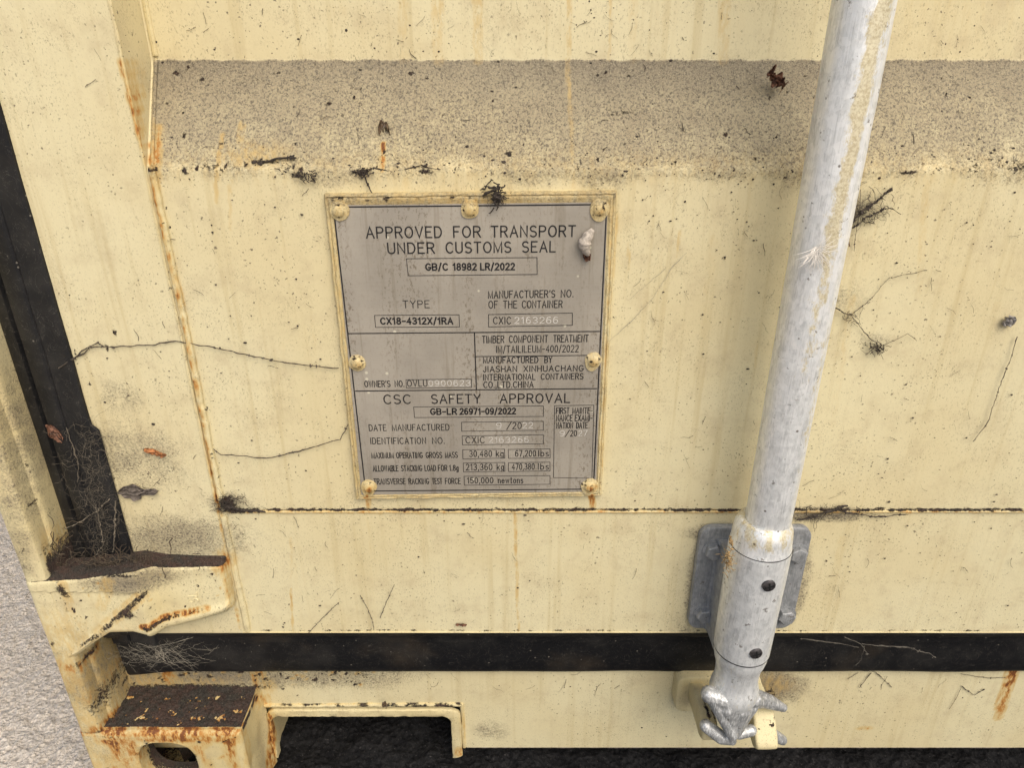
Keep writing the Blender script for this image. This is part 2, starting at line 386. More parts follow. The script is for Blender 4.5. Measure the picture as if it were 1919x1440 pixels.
def plate_mat():
    m, nt, b = newmat('brushed_data_plate'); n = N(nt); p = n.pos()
    br = n.noise(n.pos((40, 10, 600)), 1, 3, .6)
    c = n.mix(n.map(n.noise(p, 14, 3), .35, .7), (.325,.293,.242), (.41,.37,.305))
    c = n.mix(n.math('MULTIPLY', n.map(br, .4, .7), .06), c, (.50,.48,.43))
    st = n.noise(n.pos((170, 60, 7)), 1, 4, .65)
    c = n.mix(n.math('MULTIPLY', n.map(st, .52, .68), .40), c, (.20,.165,.11))
    sp = n.noise(n.pos((1.0,1,.5)), 620, 3, .65); zone = n.noise(n.pos((60, 60, 6)), 1, 3)
    c = n.mix(n.math('MULTIPLY', n.map(sp, .55, .62), n.map(zone, .42, .66, .12, .75)), c, (.17,.135,.09))
    v = n.vor(p, 120); sep = n.new('ShaderNodeSeparateColor'); n.lk(v.outputs['Color'], sep.inputs[0])
    c = n.mix(n.math('MULTIPLY', n.map(v.outputs['Distance'], .10, .2, 1, 0), n.map(sep.outputs[0], .90, .92)), c, (.62,.58,.45))
    n.lk(c, b.inputs['Base Color']); b.inputs['Metallic'].default_value = .25; b.inputs['Roughness'].default_value = .5
    n.bump(sp, .15, .0003, b); return m
PLATE = plate_mat()
def plain(name, col, rough=.6, metal=0.0, var=.3, scale=200, bump=.3, dist=.0006, col2=None):
    m, nt, b = newmat(name); n = N(nt); p = n.pos()
    nz = n.noise(p, scale, 4, .65)
    c = n.mix(n.map(nz, .35, .65), tuple(x*(1-var) for x in col), col2 or tuple(min(1, x*(1+var)) for x in col))
    n.lk(c, b.inputs['Base Color']); b.inputs['Roughness'].default_value = rough; b.inputs['Metallic'].default_value = metal
    n.bump(nz, bump, dist, b); return m
INK = plain('black_print', (.009,.008,.009), .5, 0, .2)
STAMP = plain('stamped_bright_metal', (.62,.59,.53), .45, .3, .2, 900)
SCREW = plain('black_screw', (.085,.078,.080), .35, .6, .3, 300)
SLOT = plain('screw_slot', (.004,.004,.004), .8)
DUST = plain('dark_dirt', (.045,.035,.027), .95, 0, .5, 500, .6)
WEBD = plain('dusty_web', (.075,.060,.045), .95, 0, .4, 500)
WEBL = plain('pale_web', (.30,.27,.21), .95, 0, .3, 500)
PAPER = plain('grey_paper', (.27,.25,.23), .9, 0, .25, 300)
LEAFB = plain('dry_brown_leaf', (.10,.042,.022), .7, 0, .5, 300, .5, .001, (.20,.09,.05))
LEAFG = plain('dry_grey_leaf', (.12,.098,.080), .9, 0, .35, 300, .5)
FEATH = plain('white_down', (.74,.70,.64), .8, 0, .1, 300)
COCO = plain('pale_cocoon', (.42,.37,.31), .9, 0, .3, 350, .6, .001)
SHELL = plain('brown_shell', (.11,.075,.045), .4, 0, .4, 250)
TWIGO = plain('orange_husk', (.30,.12,.04), .8, 0, .5, 400)

# ------------------------------------------------------------------ ground
GZ = -0.745
def ground_mat(name, c1, c2, c3, sc, bd):
    m, nt, b = newmat(name); n = N(nt); p = n.pos()
    a = n.noise(p, sc, 5, .7); g = n.noise(p, sc*3.1, 3, .7)
    v = n.vor(p, sc*1.3)
    c = n.mix(n.map(a, .35, .65), c1, c2); c = n.mix(n.map(g, .60, .72), c, c3)
    c = n.mix(n.map(n.noise(p, 6, 3), .4, .7, 0, .35), c, c1)
    n.lk(c, b.inputs['Base Color']); b.inputs['Roughness'].default_value = .9; b.inputs['Specular IOR Level'].default_value = .2
    h = n.math('ADD', n.math('MULTIPLY', a, .8), n.math('MULTIPLY', v.outputs['Distance'], .7))
    nb = n.bump(h, 1.0, bd, None); n.bump(g, .6, bd*.35, b, nb); return m
CONC = ground_mat('pale_rough_concrete', (.64,.57,.49), (.86,.78,.68), (.17,.145,.12), 210, .006)
BLACKG = ground_mat('black_rough_ground', (.009,.009,.010), (.034,.033,.033), (.13,.12,.115), 110, .02)
mb = MB()
gx = [-120,-40,-12,-4,-2,-1.6]+list(np.arange(-1.5, -.40, .0030))+[-.30,0,1,4,12,40,120]
gy = [-120,-40,-12,-4,-1.5,-.6]+list(np.arange(-.30, .70, .0035))+list(np.arange(.71, 1.6, .012))+[2,4,12,40,120]
def gzf(x, y):
    if not (-1.5 < x < -.405 and -.30 < y < 1.58): return GZ
    v = Vector((x, y, 0)); u_ = x+y*.45
    return GZ-.0020+.0034*mnoise.noise(v*95)+.0030*mnoise.noise(v*190)+.0020*mnoise.noise(Vector((u_*60, (y-x*.45)*170, 5)))
mb.v = [(x, y, gzf(x, y)) for y in gy for x in gx]; nx_ = len(gx)
mb.f = [(j*nx_+i, j*nx_+i+1, (j+1)*nx_+i+1, (j+1)*nx_+i) for j in range(len(gy)-1) for i in range(nx_-1)]
make('ground', mb, CONC, smooth=True, attrs=False, kind='structure', label='pale rough concrete ground beside the container')
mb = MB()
def dgf(i, j):
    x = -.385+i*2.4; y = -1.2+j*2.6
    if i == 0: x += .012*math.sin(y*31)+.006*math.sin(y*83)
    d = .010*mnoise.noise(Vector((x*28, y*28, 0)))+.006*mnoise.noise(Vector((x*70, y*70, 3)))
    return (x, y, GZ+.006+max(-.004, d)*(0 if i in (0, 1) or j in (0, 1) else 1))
mb.grid(dgf, 300, 300)
make('dark_ground', mb, BLACKG, attrs=False, kind='structure', label='black rough ground under the container')  # separate near-black rough sheet lying just above the pale ground

# ------------------------------------------------------------------ the container
ROOT = empty('shipping_container', (.1, .03, GZ), 'weathered cream shipping container seen at the foot of its left door', 'container')
XE, ZT = 1.15, 1.25
DOORL = -0.353; DOORB = PZ(1187, 0)
# body behind the doors
mb = MB(); mb.box(-.436, XE, .075, 2.4, -.700, ZT)
make('container_body', mb, CREAM2, ROOT, smooth=False)
# door leaf: pressed sheet as one continuous relief
def relief(x, z):
    wav = .0009*mnoise.noise(Vector((x*6, z*6, 2)))+.0004*mnoise.noise(Vector((x*22, z*22, 5)))
    y = wav
    if x > XS-.0034:
        y += .0012*min(1, (x-XS+.0034)/.002)
        zc = z
        per = .62
        while zc > ZB1+per-.2+.074: zc -= per
        if z > ZB0:
            if zc < ZB1: r = max(0, (zc-ZB0)/(ZB1-ZB0))
            elif zc < ZB1+.2: r = 1.0
            else: r = max(0, 1-(zc-ZB1-.2)/.074)
            e = .06
            if r < e: r = r*r/(2*e)
            elif r > 1-e: r = 1-e/2-(1-r)**2/(2*e)+0
            y += YR*r if zc >= ZB0 else 0
    return y
def colgrid(xs, zs):
    mb = MB(); nx = len(xs)
    mb.v = [(x, relief(x, z), z) for z in zs for x in xs]
    mb.f = [(j*nx+i, j*nx+i+1, (j+1)*nx+i+1, (j+1)*nx+i) for j in range(len(zs)-1) for i in range(nx-1)]
    return mb
xs = list(np.arange(DOORL, XS-.005, .0016))+[XS-.0046, XS-.0040, XS-.0034, XS-.0028, XS-.0020]+list(np.arange(XS-.0008, .60, .0016))+list(np.arange(.61, XE, .012))
zs = list(np.arange(DOORB, ZB0-.004, .0020))+list(np.arange(ZB0-.003, ZB0+.004, .0008))+list(np.arange(ZB0+.0055, ZB1-.004, .002))+list(np.arange(ZB1-.003, ZB1+.003, .0007))+list(np.arange(ZB1+.005, .10, .002))+list(np.arange(.105, ZT, .008))
blob('rust', 285, 290, 9, 50, .8)
for v in range(120, 960, 9):
    u = np.interp(v, [0,110,250,330,540,740,900,960], [205,225,262,284,334,374,402,414])
    if rnd.random() < .8: blob('rust', u-1+rnd.uniform(-1, 1), v, 5, rnd.uniform(6, 12), rnd.uniform(.5, 1.1), 0, .012)
    if rnd.random() < .25: blob('grime', u+8+rnd.uniform(-3, 5), v, 2.5, 3, rnd.uniform(.4, .8), 0, .012)
for v in range(965, 1185, 10):
    u = np.interp(v, [960,1185], [416,457])
    blob('rust', u-6, v, 3, 6, rnd.uniform(.3, .9), 0, .012)
for u in range(425, 1919, 8):
    blob('rust', u, 960+rnd.uniform(-1, 2), 9, rnd.uniform(2, 4), rnd.uniform(.35, .75), 0, .008); blob('grime', u, 956.5+rnd.uniform(-.8, .8), 10, 2.4, rnd.uniform(.75, 1.05), 0, .008)
# sheet side step: steep wall between frame and recess
for v_ in (1184,): 
    for u_ in range(480, 1919, 14): blob('grime', u_+rnd.uniform(-6,6), v_, rnd.uniform(5,12), 2, rnd.uniform(.2,.7), 0, .01)
mb = colgrid(xs, zs)
# bottom and left return of the leaf
mb.patch((DOORL,0,DOORB), (DOORL,.06,DOORB), (XE,.06,DOORB), (XE,0,DOORB), 2, 60)
door = make('door_leaf', mb, CREAM, ROOT)
def bead(pts, r, seed, name='weld_bead', parent=door, mat=CREAM2, n=8, step=.0022, wob=.3):
    out = []; rr = []
    for a, b in zip(pts[:-1], pts[1:]):
        a, b = Vector(a), Vector(b); k = max(2, int((b-a).length/step))
        for i in range(k):
            p = a.lerp(b, i/k); q = p*170+Vector((seed, 0, 0))
            p = p+Vector((mnoise.noise(q*.25), 0, mnoise.noise(q*.25+Vector((9,9,9)))))*r*.35
            out.append(p); rr.append(r*(1+wob*mnoise.noise(q)))
    m = MB(); m.tube(out, rr, n); return make(name, m, mat, parent)
ZH = PZ(961, 0)
bead([(XS+.0022, -.0004, ZB0+.005), (XS+.0022, -.0004, ZH)], .0026, 1)
bead([(XS-.0035, .0008, .6), (XS-.0035, .0008, ZB0+.01), (XS-.0030, .0002, ZH-.002)], .0014, 2)
bead([(XS+.001, .0005, ZH-.004), (XS+.002, .0005, DOORB+.001)], .0030, 3)
bead([(XS+.006, .0008, ZH), (XE, .0008, ZH+.001)], .0013, 4, wob=.15)
bead([(XS+.001, YR+.0005, .6), (XS+.001, YR+.0002, ZB1)], .0022, 5)
bead([(XS+.0005, YR-.0003, ZB1), (XS+.0005, .0025, ZB0+.003)], .0013, 7)

# corner post
prof = [(-.438,.40),(-.438,-.016),(-.4372,-.0205),(-.4350,-.0238),(-.4315,-.025),(-.4190,-.025),(-.4162,-.0243),(-.4148,-.0222),(-.4140,-.009),(-.4122,-.0075),(-.4112,-.0055),(-.4110,.012),(-.4112,.0335)]
def extr(prof, z0, z1, dz, jit=.0003):
    m = MB(); n = len(prof); k = max(1, int((z1-z0)/dz))
    # refine profile
    pr = []
    for (a, b), (c, d) in zip(prof[:-1], prof[1:]):
        s = max(1, int(math.hypot(c-a, d-b)/.004)) if abs(d-b) < .2 else 10
        pr += [(a+(c-a)*i/s, b+(d-b)*i/s) for i in range(s)]
    pr.append(prof[-1])
    def fn(i, j):
        x, y = pr[round(i*(len(pr)-1))]; z = z0+(z1-z0)*j
        w = jit*mnoise.noise(Vector((x*30, y*30, z*18)))*2
        return (x+w, y+w, z)
    m.grid(fn, len(pr)-1, k); return m
CZT = PZ(1375, YC)                       # top of casting
for i in range(14): blob('dirt', 60+i*3-30, 640+i*30, 30, 20, .4, 0, .03)
mb = extr(prof, CZT, ZT, .006)
make('corner_post', mb, CREAM2, ROOT)
# long weld line down the post return
# vertical gasket
gz0 = PZ(1192, .01)
def vgasket():
    m = MB(); base = [(-.4112,.0125),(-.4060,.0095),(-.3995,.0085),(-.3975,.0125),(-.3955,.0130),(-.3930,.0050),(-.3860,.0022),(-.3780,.0015),(-.3760,.0030),(-.3740,.0010),(-.3600,-.0006),(-.3545,-.0022),(-.3528,-.0020),(-.3522,.0)]
    zs_ = list(np.arange(gz0, .1, .005))+[.3, .6, ZT]
    zl = PZ(792, 0)
    vs = []
    for z in zs_:
        e = .0058*float(1-sstep(zl-.006, zl+.001, np.array(z)))
        for i, (x, y) in enumerate(base):
            k = max(0, (i-9)/4)
            vs.append((x+e*min(1, k)+.0004*mnoise.noise(Vector((x*9, z*25, 1))), y-(.0014 if i > 10 and z < zl else 0), z))
    n = len(base)
    m.add(vs, [(j*n+i, j*n+i+1, (j+1)*n+i+1, (j+1)*n+i) for j in range(len(zs_)-1) for i in range(n-1)])
    return m
make('door_gasket', vgasket(), RUBBER, ROOT, attrs=False, label='black rubber gasket running up between post and door')
# bottom gasket: loft along X
def hgasket():
    m = MB(); zt, zb = DOORB, PZ(1250, YS)
    pr = [(.060, zt-.001),(.004, zt-.0005),(.0015, zt-.0020),(.0025, zt-.0060),(.0105, zt-.0150),(.0135, zt-.0170),(.0140, zt-.0260),(.0170, zt-.0290),(.0185, zt-.052),(.0200, zb+.006),(.0225, zb+.001),(.0300, zb-.0005)]
    x0 = PX(208, 1190, .012); n = len(pr); vs = []; X = list(np.arange(x0, .62, .006))+[.8, XE]
    for x in X:
        d = math.exp(-((x+.405)/.03)**2)
        w = .0006*mnoise.noise(Vector((x*12, 0, 4)))
        for i, (y, z) in enumerate(pr):
            vs.append((x, y+w-.002*d, z+(w if i > 1 else 0)-(.003*d if i > 7 else 0)+(.004*math.exp(-((x+.362)/.02)**2) if 2 < i < 6 else 0)))
    m.add(vs, [(j*n+i+1, j*n+i, (j+1)*n+i, (j+1)*n+i+1) for j in range(len(X)-1) for i in range(n-1)])
    return m
make('door_gasket', hgasket(), RUBBER, ROOT, attrs=False, label='black rubber gasket along the bottom of the door')
# sill with forklift-like notch
SZT, SZB = PZ(1250, YS)+.001, PZ(1402, YS)
nx0, nx1 = PX(505, 1370, YS), PX(868, 1370, YS)
nzt = PZ(1324, YS)
mb = MB()
sx0 = -.4115
mb.patch((sx0,YS,nzt), (XE,YS,nzt), (XE,YS,SZT), (sx0,YS,SZT), 560, 26)
mb.patch((sx0,YS,SZB), (nx0,YS,SZB), (nx0,YS,nzt), (sx0,YS,nzt), 40, 20)
mb.patch((nx1,YS,SZB), (XE,YS,SZB), (XE,YS,nzt), (nx1,YS,nzt), 420, 24)
mb.patch((sx0,YS,SZT), (XE,YS,SZT), (XE,.08,SZT), (sx0,.08,SZT), 60, 2)
mb.patch((nx1,.08,SZB), (XE,.08,SZB), (XE,YS,SZB), (nx1,YS,SZB), 60, 2)
sill = make('door_sill', mb, CREAM, ROOT)
# notch rim: an arched welded liner
def rrect(x0, x1, z0, z1, r, n=6, bottom=False):
    pts = []
    cs = [((x1-r, z1-r), 0), ((x0+r, z1-r), 90)]
    cs += [((x0+r, z0+r), 180), ((x1-r, z0+r), 270)]
    for (cx, cz), a0 in cs:
        for k in range(n+1):
            a = math.radians(a0+90*k/n); pts.append((cx+r*math.cos(a), cz+r*math.sin(a)))
    return pts
def arch(x0, x1, z0, z1, r, n=8):
    return [(x1, z0)]+[(x1-r+r*math.cos(a), z1-r+r*math.sin(a)) for a in np.linspace(0, math.pi/2, n)]+[(x0+r-r*math.sin(a), z1-r+r*math.cos(a)) for a in np.linspace(0, math.pi/2, n)]+[(x0, z0)]
ri_x0, ri_x1, ri_z = PX(514, 1370, YS), PX(847, 1370, YS), PZ(1340, YS)
zbot = PZ(1417, YS)
def ref(loop, s=.004):
    o = []
    for (a, b), (c, d) in zip(loop[:-1], loop[1:]):
        k = max(1, int(math.hypot(c-a, d-b)/s)); o += [(a+(c-a)*i/k, b+(d-b)*i/k) for i in range(k)]
    return o+[loop[-1]]
inn = arch(ri_x0, ri_x1, zbot, ri_z, .010); out_ = arch(ri_x0-.004, ri_x1+.0110, zbot+.003, ri_z+.0105, .012)
rings = []
rs = [(out_, YS+.001, 0), (out_, YS-.0022, 0), (None, YS-.0034, .12), (None, YS-.0034, .5), (None, YS-.0034, .92), (inn, YS-.0026, 1), (inn, YS+.003, 1), (inn, YS+.007, 1)]
base_i, base_o = ref(inn), None
def resample(loop, n):
    L = [0]
    for (a, b), (c, d) in zip(loop[:-1], loop[1:]): L.append(L[-1]+math.hypot(c-a, d-b))
    t = np.linspace(0, L[-1], n); return list(zip(np.interp(t, L, [p[0] for p in loop]), np.interp(t, L, [p[1] for p in loop])))
n_ = 90; ii = resample(inn, n_); oo = resample(out_, n_); mb = MB(); vs = []
for lp, y, t in rs:
    for k in range(n_):
        tt = 0 if lp is out_ else (1 if lp is inn else t)
        x = oo[k][0]*(1-tt)+ii[k][0]*tt; z = oo[k][1]*(1-tt)+ii[k][1]*tt
        w = .0007*mnoise.noise(Vector((x*150, z*150, t*3)))
        vs.append((x+w, y+w, z+w))
mb.add(vs, [(j*n_+i+1, j*n_+i, (j+1)*n_+i, (j+1)*n_+i+1) for j in range(len(rs)-1) for i in range(n_-1)])
for a in ((600,1322,120,4,.6),(790,1320,60,3,.7),(870,1370,6,50,.45)): blob('rust', *a, YS-.004, .01)
for i in range(24): blob('grime', rnd.uniform(520, 860), 1319+rnd.uniform(-2, 3), rnd.uniform(4, 16), 3, rnd.uniform(.5, .9), YS, .01)
blob('rust', 862, 1412, 10, 10, 1.0, YS-.004, .01)
make('notch_rim', mb, CREAM2, sill, label='flat painted rim welded round the notch in the sill')
bead([(nx0+.001, YS-.0005, nzt+.0015), (nx1, YS-.0005, nzt+.003), (nx1+.001, YS-.0005, SZB)], .0022, 12, parent=sill)
# rusty lower lip of the sill
mb = MB(); mb.tube([(x, YS+.002, SZB+.0002*math.sin(x*90)) for x in np.arange(nx1+.004, XE, .01)], .0022, 6)
make('sill_lip', mb, plain('rusty_edge', (.10,.06,.05), .9, 0, .6, 160, .6, .001, (.30,.24,.20)), sill, attrs=False, label='dark rusted lower lip of the sill')
# underframe (cross members in the dark)
mb = MB()
for y in (.25, .60, .95, 1.3): mb.box(-.40, XE, y, y+.05, -.715, -.70)
make('underframe', mb, plain('underframe_black', (.03,.027,.025), .9), ROOT, smooth=False, attrs=False)

# corner casting
def casting():
    m = MB(); x0, x1, zt, zb = -.438, PX(451, 1378, YC), CZT, GZ+.006
    hx = PX(318, 1440, YC); hw = .030; hz1 = PZ(1394, YC); hz0 = hz1-.066
    n = 96; th = [2*math.pi*k/n for k in range(n)]
    def rectpt(a):
        cx, cz = hx, (hz0+hz1)/2; dx, dz = math.cos(a), math.sin(a); best = 1e9
        if dx > 1e-9: best = min(best, (x1-cx)/dx)
        if dx < -1e-9: best = min(best, (x0-cx)/dx)
        if dz > 1e-9: best = min(best, (zt-cz)/dz)
        if dz < -1e-9: best = min(best, (zb-cz)/dz)
        return cx+dx*best, cz+dz*best
    def holept(a):
        cz = (hz0+hz1)/2; e = 2.6; c, s = math.cos(a), math.sin(a)
        r = (abs(c/hw)**e+abs(s/((hz1-hz0)/2))**e)**(-1/e); return hx+c*r, cz+s*r
    # corner-snapped angles
    cx, cz = hx, (hz0+hz1)/2
    cang = [math.atan2(z-cz, x-cx) % (2*math.pi) for x in (x0, x1) for z in (zb, zt)]
    for ca in cang:
        k = min(range(n), key=lambda q: abs((th[q]-ca+math.pi) % (2*math.pi)-math.pi)); th[k] = ca
    rows = []
    def inset(p, d):
        x, z = p; return (min(max(x, x0+d), x1-d), min(max(z, zb+d), zt-d))
    for d, y in ((0, .10), (0, YC+.0045), (.0010, YC+.0020), (.0035, YC+.0004), (.0060, YC)):
        rows.append([(*inset(rectpt(a), d), y) for a in th])
    for t in (.12, .25, .4, .55, .7, .82, .92):
        r = []
        for a in th:
            p, q = inset(rectpt(a), .006), holept(a); r.append((p[0]*(1-t)+q[0]*t, p[1]*(1-t)+q[1]*t, YC+.0003*mnoise.noise(Vector((p[0]*60, p[1]*60, t*4)))))
        rows.append(r)
    for g, y in ((.0015, YC+.0004), (0, YC+.0015), (-.0005, YC+.006), (-.001, YC+.028)):
        r = []
        for a in th:
            q = holept(a); r.append((q[0]+math.cos(a)*g, q[1]+math.sin(a)*g, y))
        rows.append(r)
    vs = [(x, y, z) for r in rows for x, z, y in r]; fs = []
    for j in range(len(rows)-1):
        for k in range(n):
            k2 = (k+1) % n; fs.append((j*n+k2, j*n+k, (j+1)*n+k, (j+1)*n+k2))
    m.add(vs, fs)
    # hollow inside with a slanted web
    m.patch((hx-.05,YC+.030,zb), (hx-.05,YC+.030,zt-.004), (hx-.05,.09,zt-.004), (hx-.05,.09,zb), 4, 4)
    m.patch((hx-.055,.085,zb), (hx+.05,.085,zb), (hx+.05,.085,zt-.004), (hx-.055,.085,zt-.004), 4, 4)
    m.patch((hx-.02,.03,zb), (hx+.012,.075,zb), (hx-.006,.075,zt-.004), (hx-.03,.03,zt-.004), 4, 4)
    # dense top and right side skins
    m.grid(lambda i, j: (x0+.001+(x1-.002-x0)*i, YC+.004+(YS+.001-YC-.004)*j, zt+.0012+(.0022*mnoise.noise(Vector((i*16, j*6, 0)))+.0016*mnoise.noise(Vector((i*60, j*20, 4)))+.0010*mnoise.noise(Vector((i*150, j*50, 9))))*min(1, j*7)*min(1, (1-i)*20)+.0021*max(0, j-.8)*5), 220, 60)
    m.grid(lambda i, j: (x1+.0006+.0012*mnoise.noise(Vector((i*3, j*5, 8)))+.004*max(0, i-.75)*4, YC+.004+(YS+.001-YC-.004)*i, zb+(zt+.001+.006*i**3-zb)*j), 14, 30)
    return m
class _: pass
CX1 = PX(451, 1378, YC)
HX = PX(318, 1440, YC)
_masks0 = masks
def masks(V):
    out = _masks0(V); x, y, z = V[:,0], V[:,1], V[:,2]
    # bed of dirt on the casting's top ledge and on the hinge's top ledge
    top = (np.abs(z-CZT-.0015) < .0060) & (y > YC+.006) & (y < YS+.002) & (x < CX1+.001) & (x > -.43)
    out['grime'] = np.where(top, np.maximum(out['grime'], 1.1+.25*np.sin(x*60+y*40)*np.sin(y*110)), out['grime'])
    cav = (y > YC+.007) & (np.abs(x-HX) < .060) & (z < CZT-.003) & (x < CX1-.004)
    out['grime'] = np.where(cav, 1.1, out['grime'])  # hollow behind the hole coloured dark all over so it looks deep
    edge = (np.abs(z-CZT) < .0045) & (y < YC+.0065) & (x < CX1+.002) & (x > -.44)
    chip = .5+.5*np.sin(x*170+1.0)+.3*np.sin(x*410)
    out['rust'] = np.where(edge, np.maximum(out['rust'], .55+.6*chip), out['rust'])
    out['grime'] = np.where(edge, out['grime']*.3, out['grime'])
    return out
make('corner_casting', casting(), CREAM2, ROOT)

# hinge: cast blade wrapping the post
tp = [P(50,1093,-.026), P(95,1088,-.026), P(150,1086,-.0265), P(200,1078,-.0265), P(250,1071,-.0255), P(300,1067,-.0175), P(360,1063,-.013), P(415,1061,-.011), P(424,1068,-.010), P(428,1080,-.010)]
bt = [P(105,1241,-.026), P(128,1238,-.026), P(150,1226,-.0265), P(178,1205,-.0265), P(205,1187,-.0255), P(250,1184,-.0245), P(290,1184,-.0185), P(330,1173,-.013), P(380,1160,-.011), P(425,1147,-.010), P(430,1142,-.010)]
def hinge():
    m = MB(); X0 = -.4386; X1 = P(429,1105,-.010).x
    tx = [p.x for p in tp]; tz = [p.z for p in tp]; bx = [p.x for p in bt]; bz = [p.z for p in bt]
    tx[0] = X0; bx[0] = X0
    def yf(x):
        return float(np.interp(x, [X0, X0+.0006, X0+.003, X0+.007, P(262,1110,-.025).x, P(296,1110,-.016).x, X1-.004, X1-.0008, X1], [.0, -.0185, -.0240, -.0264, -.0264, -.0155, -.0115, -.0090, .0]))
    nx = 110; nz = 34; vs = []
    for i in range(nx+1):
        x = X0+(X1-X0)*i/nx
        zt_ = float(np.interp(x, tx, tz)); zb_ = float(np.interp(x, bx, bz)); y = yf(x)
        for k, (s, t) in enumerate([('t', 0), ('t', .4), ('t', .8), ('c', 0), ('c', 1)]+[('f', q/nz) for q in range(nz+1)]+[('b', 0), ('b', 1)]):
            if s == 't': p = (x, (0.0)*(1-t)+(y+.003)*t+.0005, zt_+.003*(1-t))
            elif s == 'c': p = (x, y+.0018-.0012*t, zt_-.0006-.001*t)
            elif s == 'f':
                z = zt_-.003+(zb_+.003-zt_+.003)*t
                w = .0010*mnoise.noise(Vector((x*45, z*45, 7)))
                # raised lower rib and diagonal fold
                lower = .0028*math.exp(-((t-.93)/.09)**2) if x > P(262,1110,-.02).x else 0
                px_, pz_ = P(268,1118,-.026), P(150,1215,-.026)
                dd = ((x-px_.x)*(pz_.z-px_.z)-(z-px_.z)*(pz_.x-px_.x))/math.hypot(pz_.x-px_.x, pz_.z-px_.z)
                fold = -.0035*float(sstep(-.002, .003, np.array(dd))) if x < P(262,1110,-.02).x and z < px_.z+.004 else 0
                p = (x, y+w-lower+fold*-.6, z)
            else: p = (x, y+.002 if t == 0 else .03, zb_-.0002)
            vs.append(p)
    n = nz+1+7
    m.add(vs, [((i+1)*n+k, i*n+k, i*n+k+1, (i+1)*n+k+1) for i in range(nx) for k in range(n-1)])
    return m
_m1 = masks
def masks(V):
    out = _m1(V); x, y, z = V[:,0], V[:,1], V[:,2]
    tx = [p.x for p in tp]; tz = [p.z for p in tp]
    zt_ = np.interp(x, tx, tz); h = (x < -.255) & (x > -.43) & (z > zt_-.0009) & (z < zt_+.006) & (y > -.0262) & (y < .001)
    out['grime'] = np.where(h, np.maximum(out['grime'], 1.15), out['grime'])
    # left part of the door just above the hinge
    return out
HG = make('hinge', hinge(), CREAM2, ROOT, label='cast hinge blade joining the post to the door, its top thick with dirt')

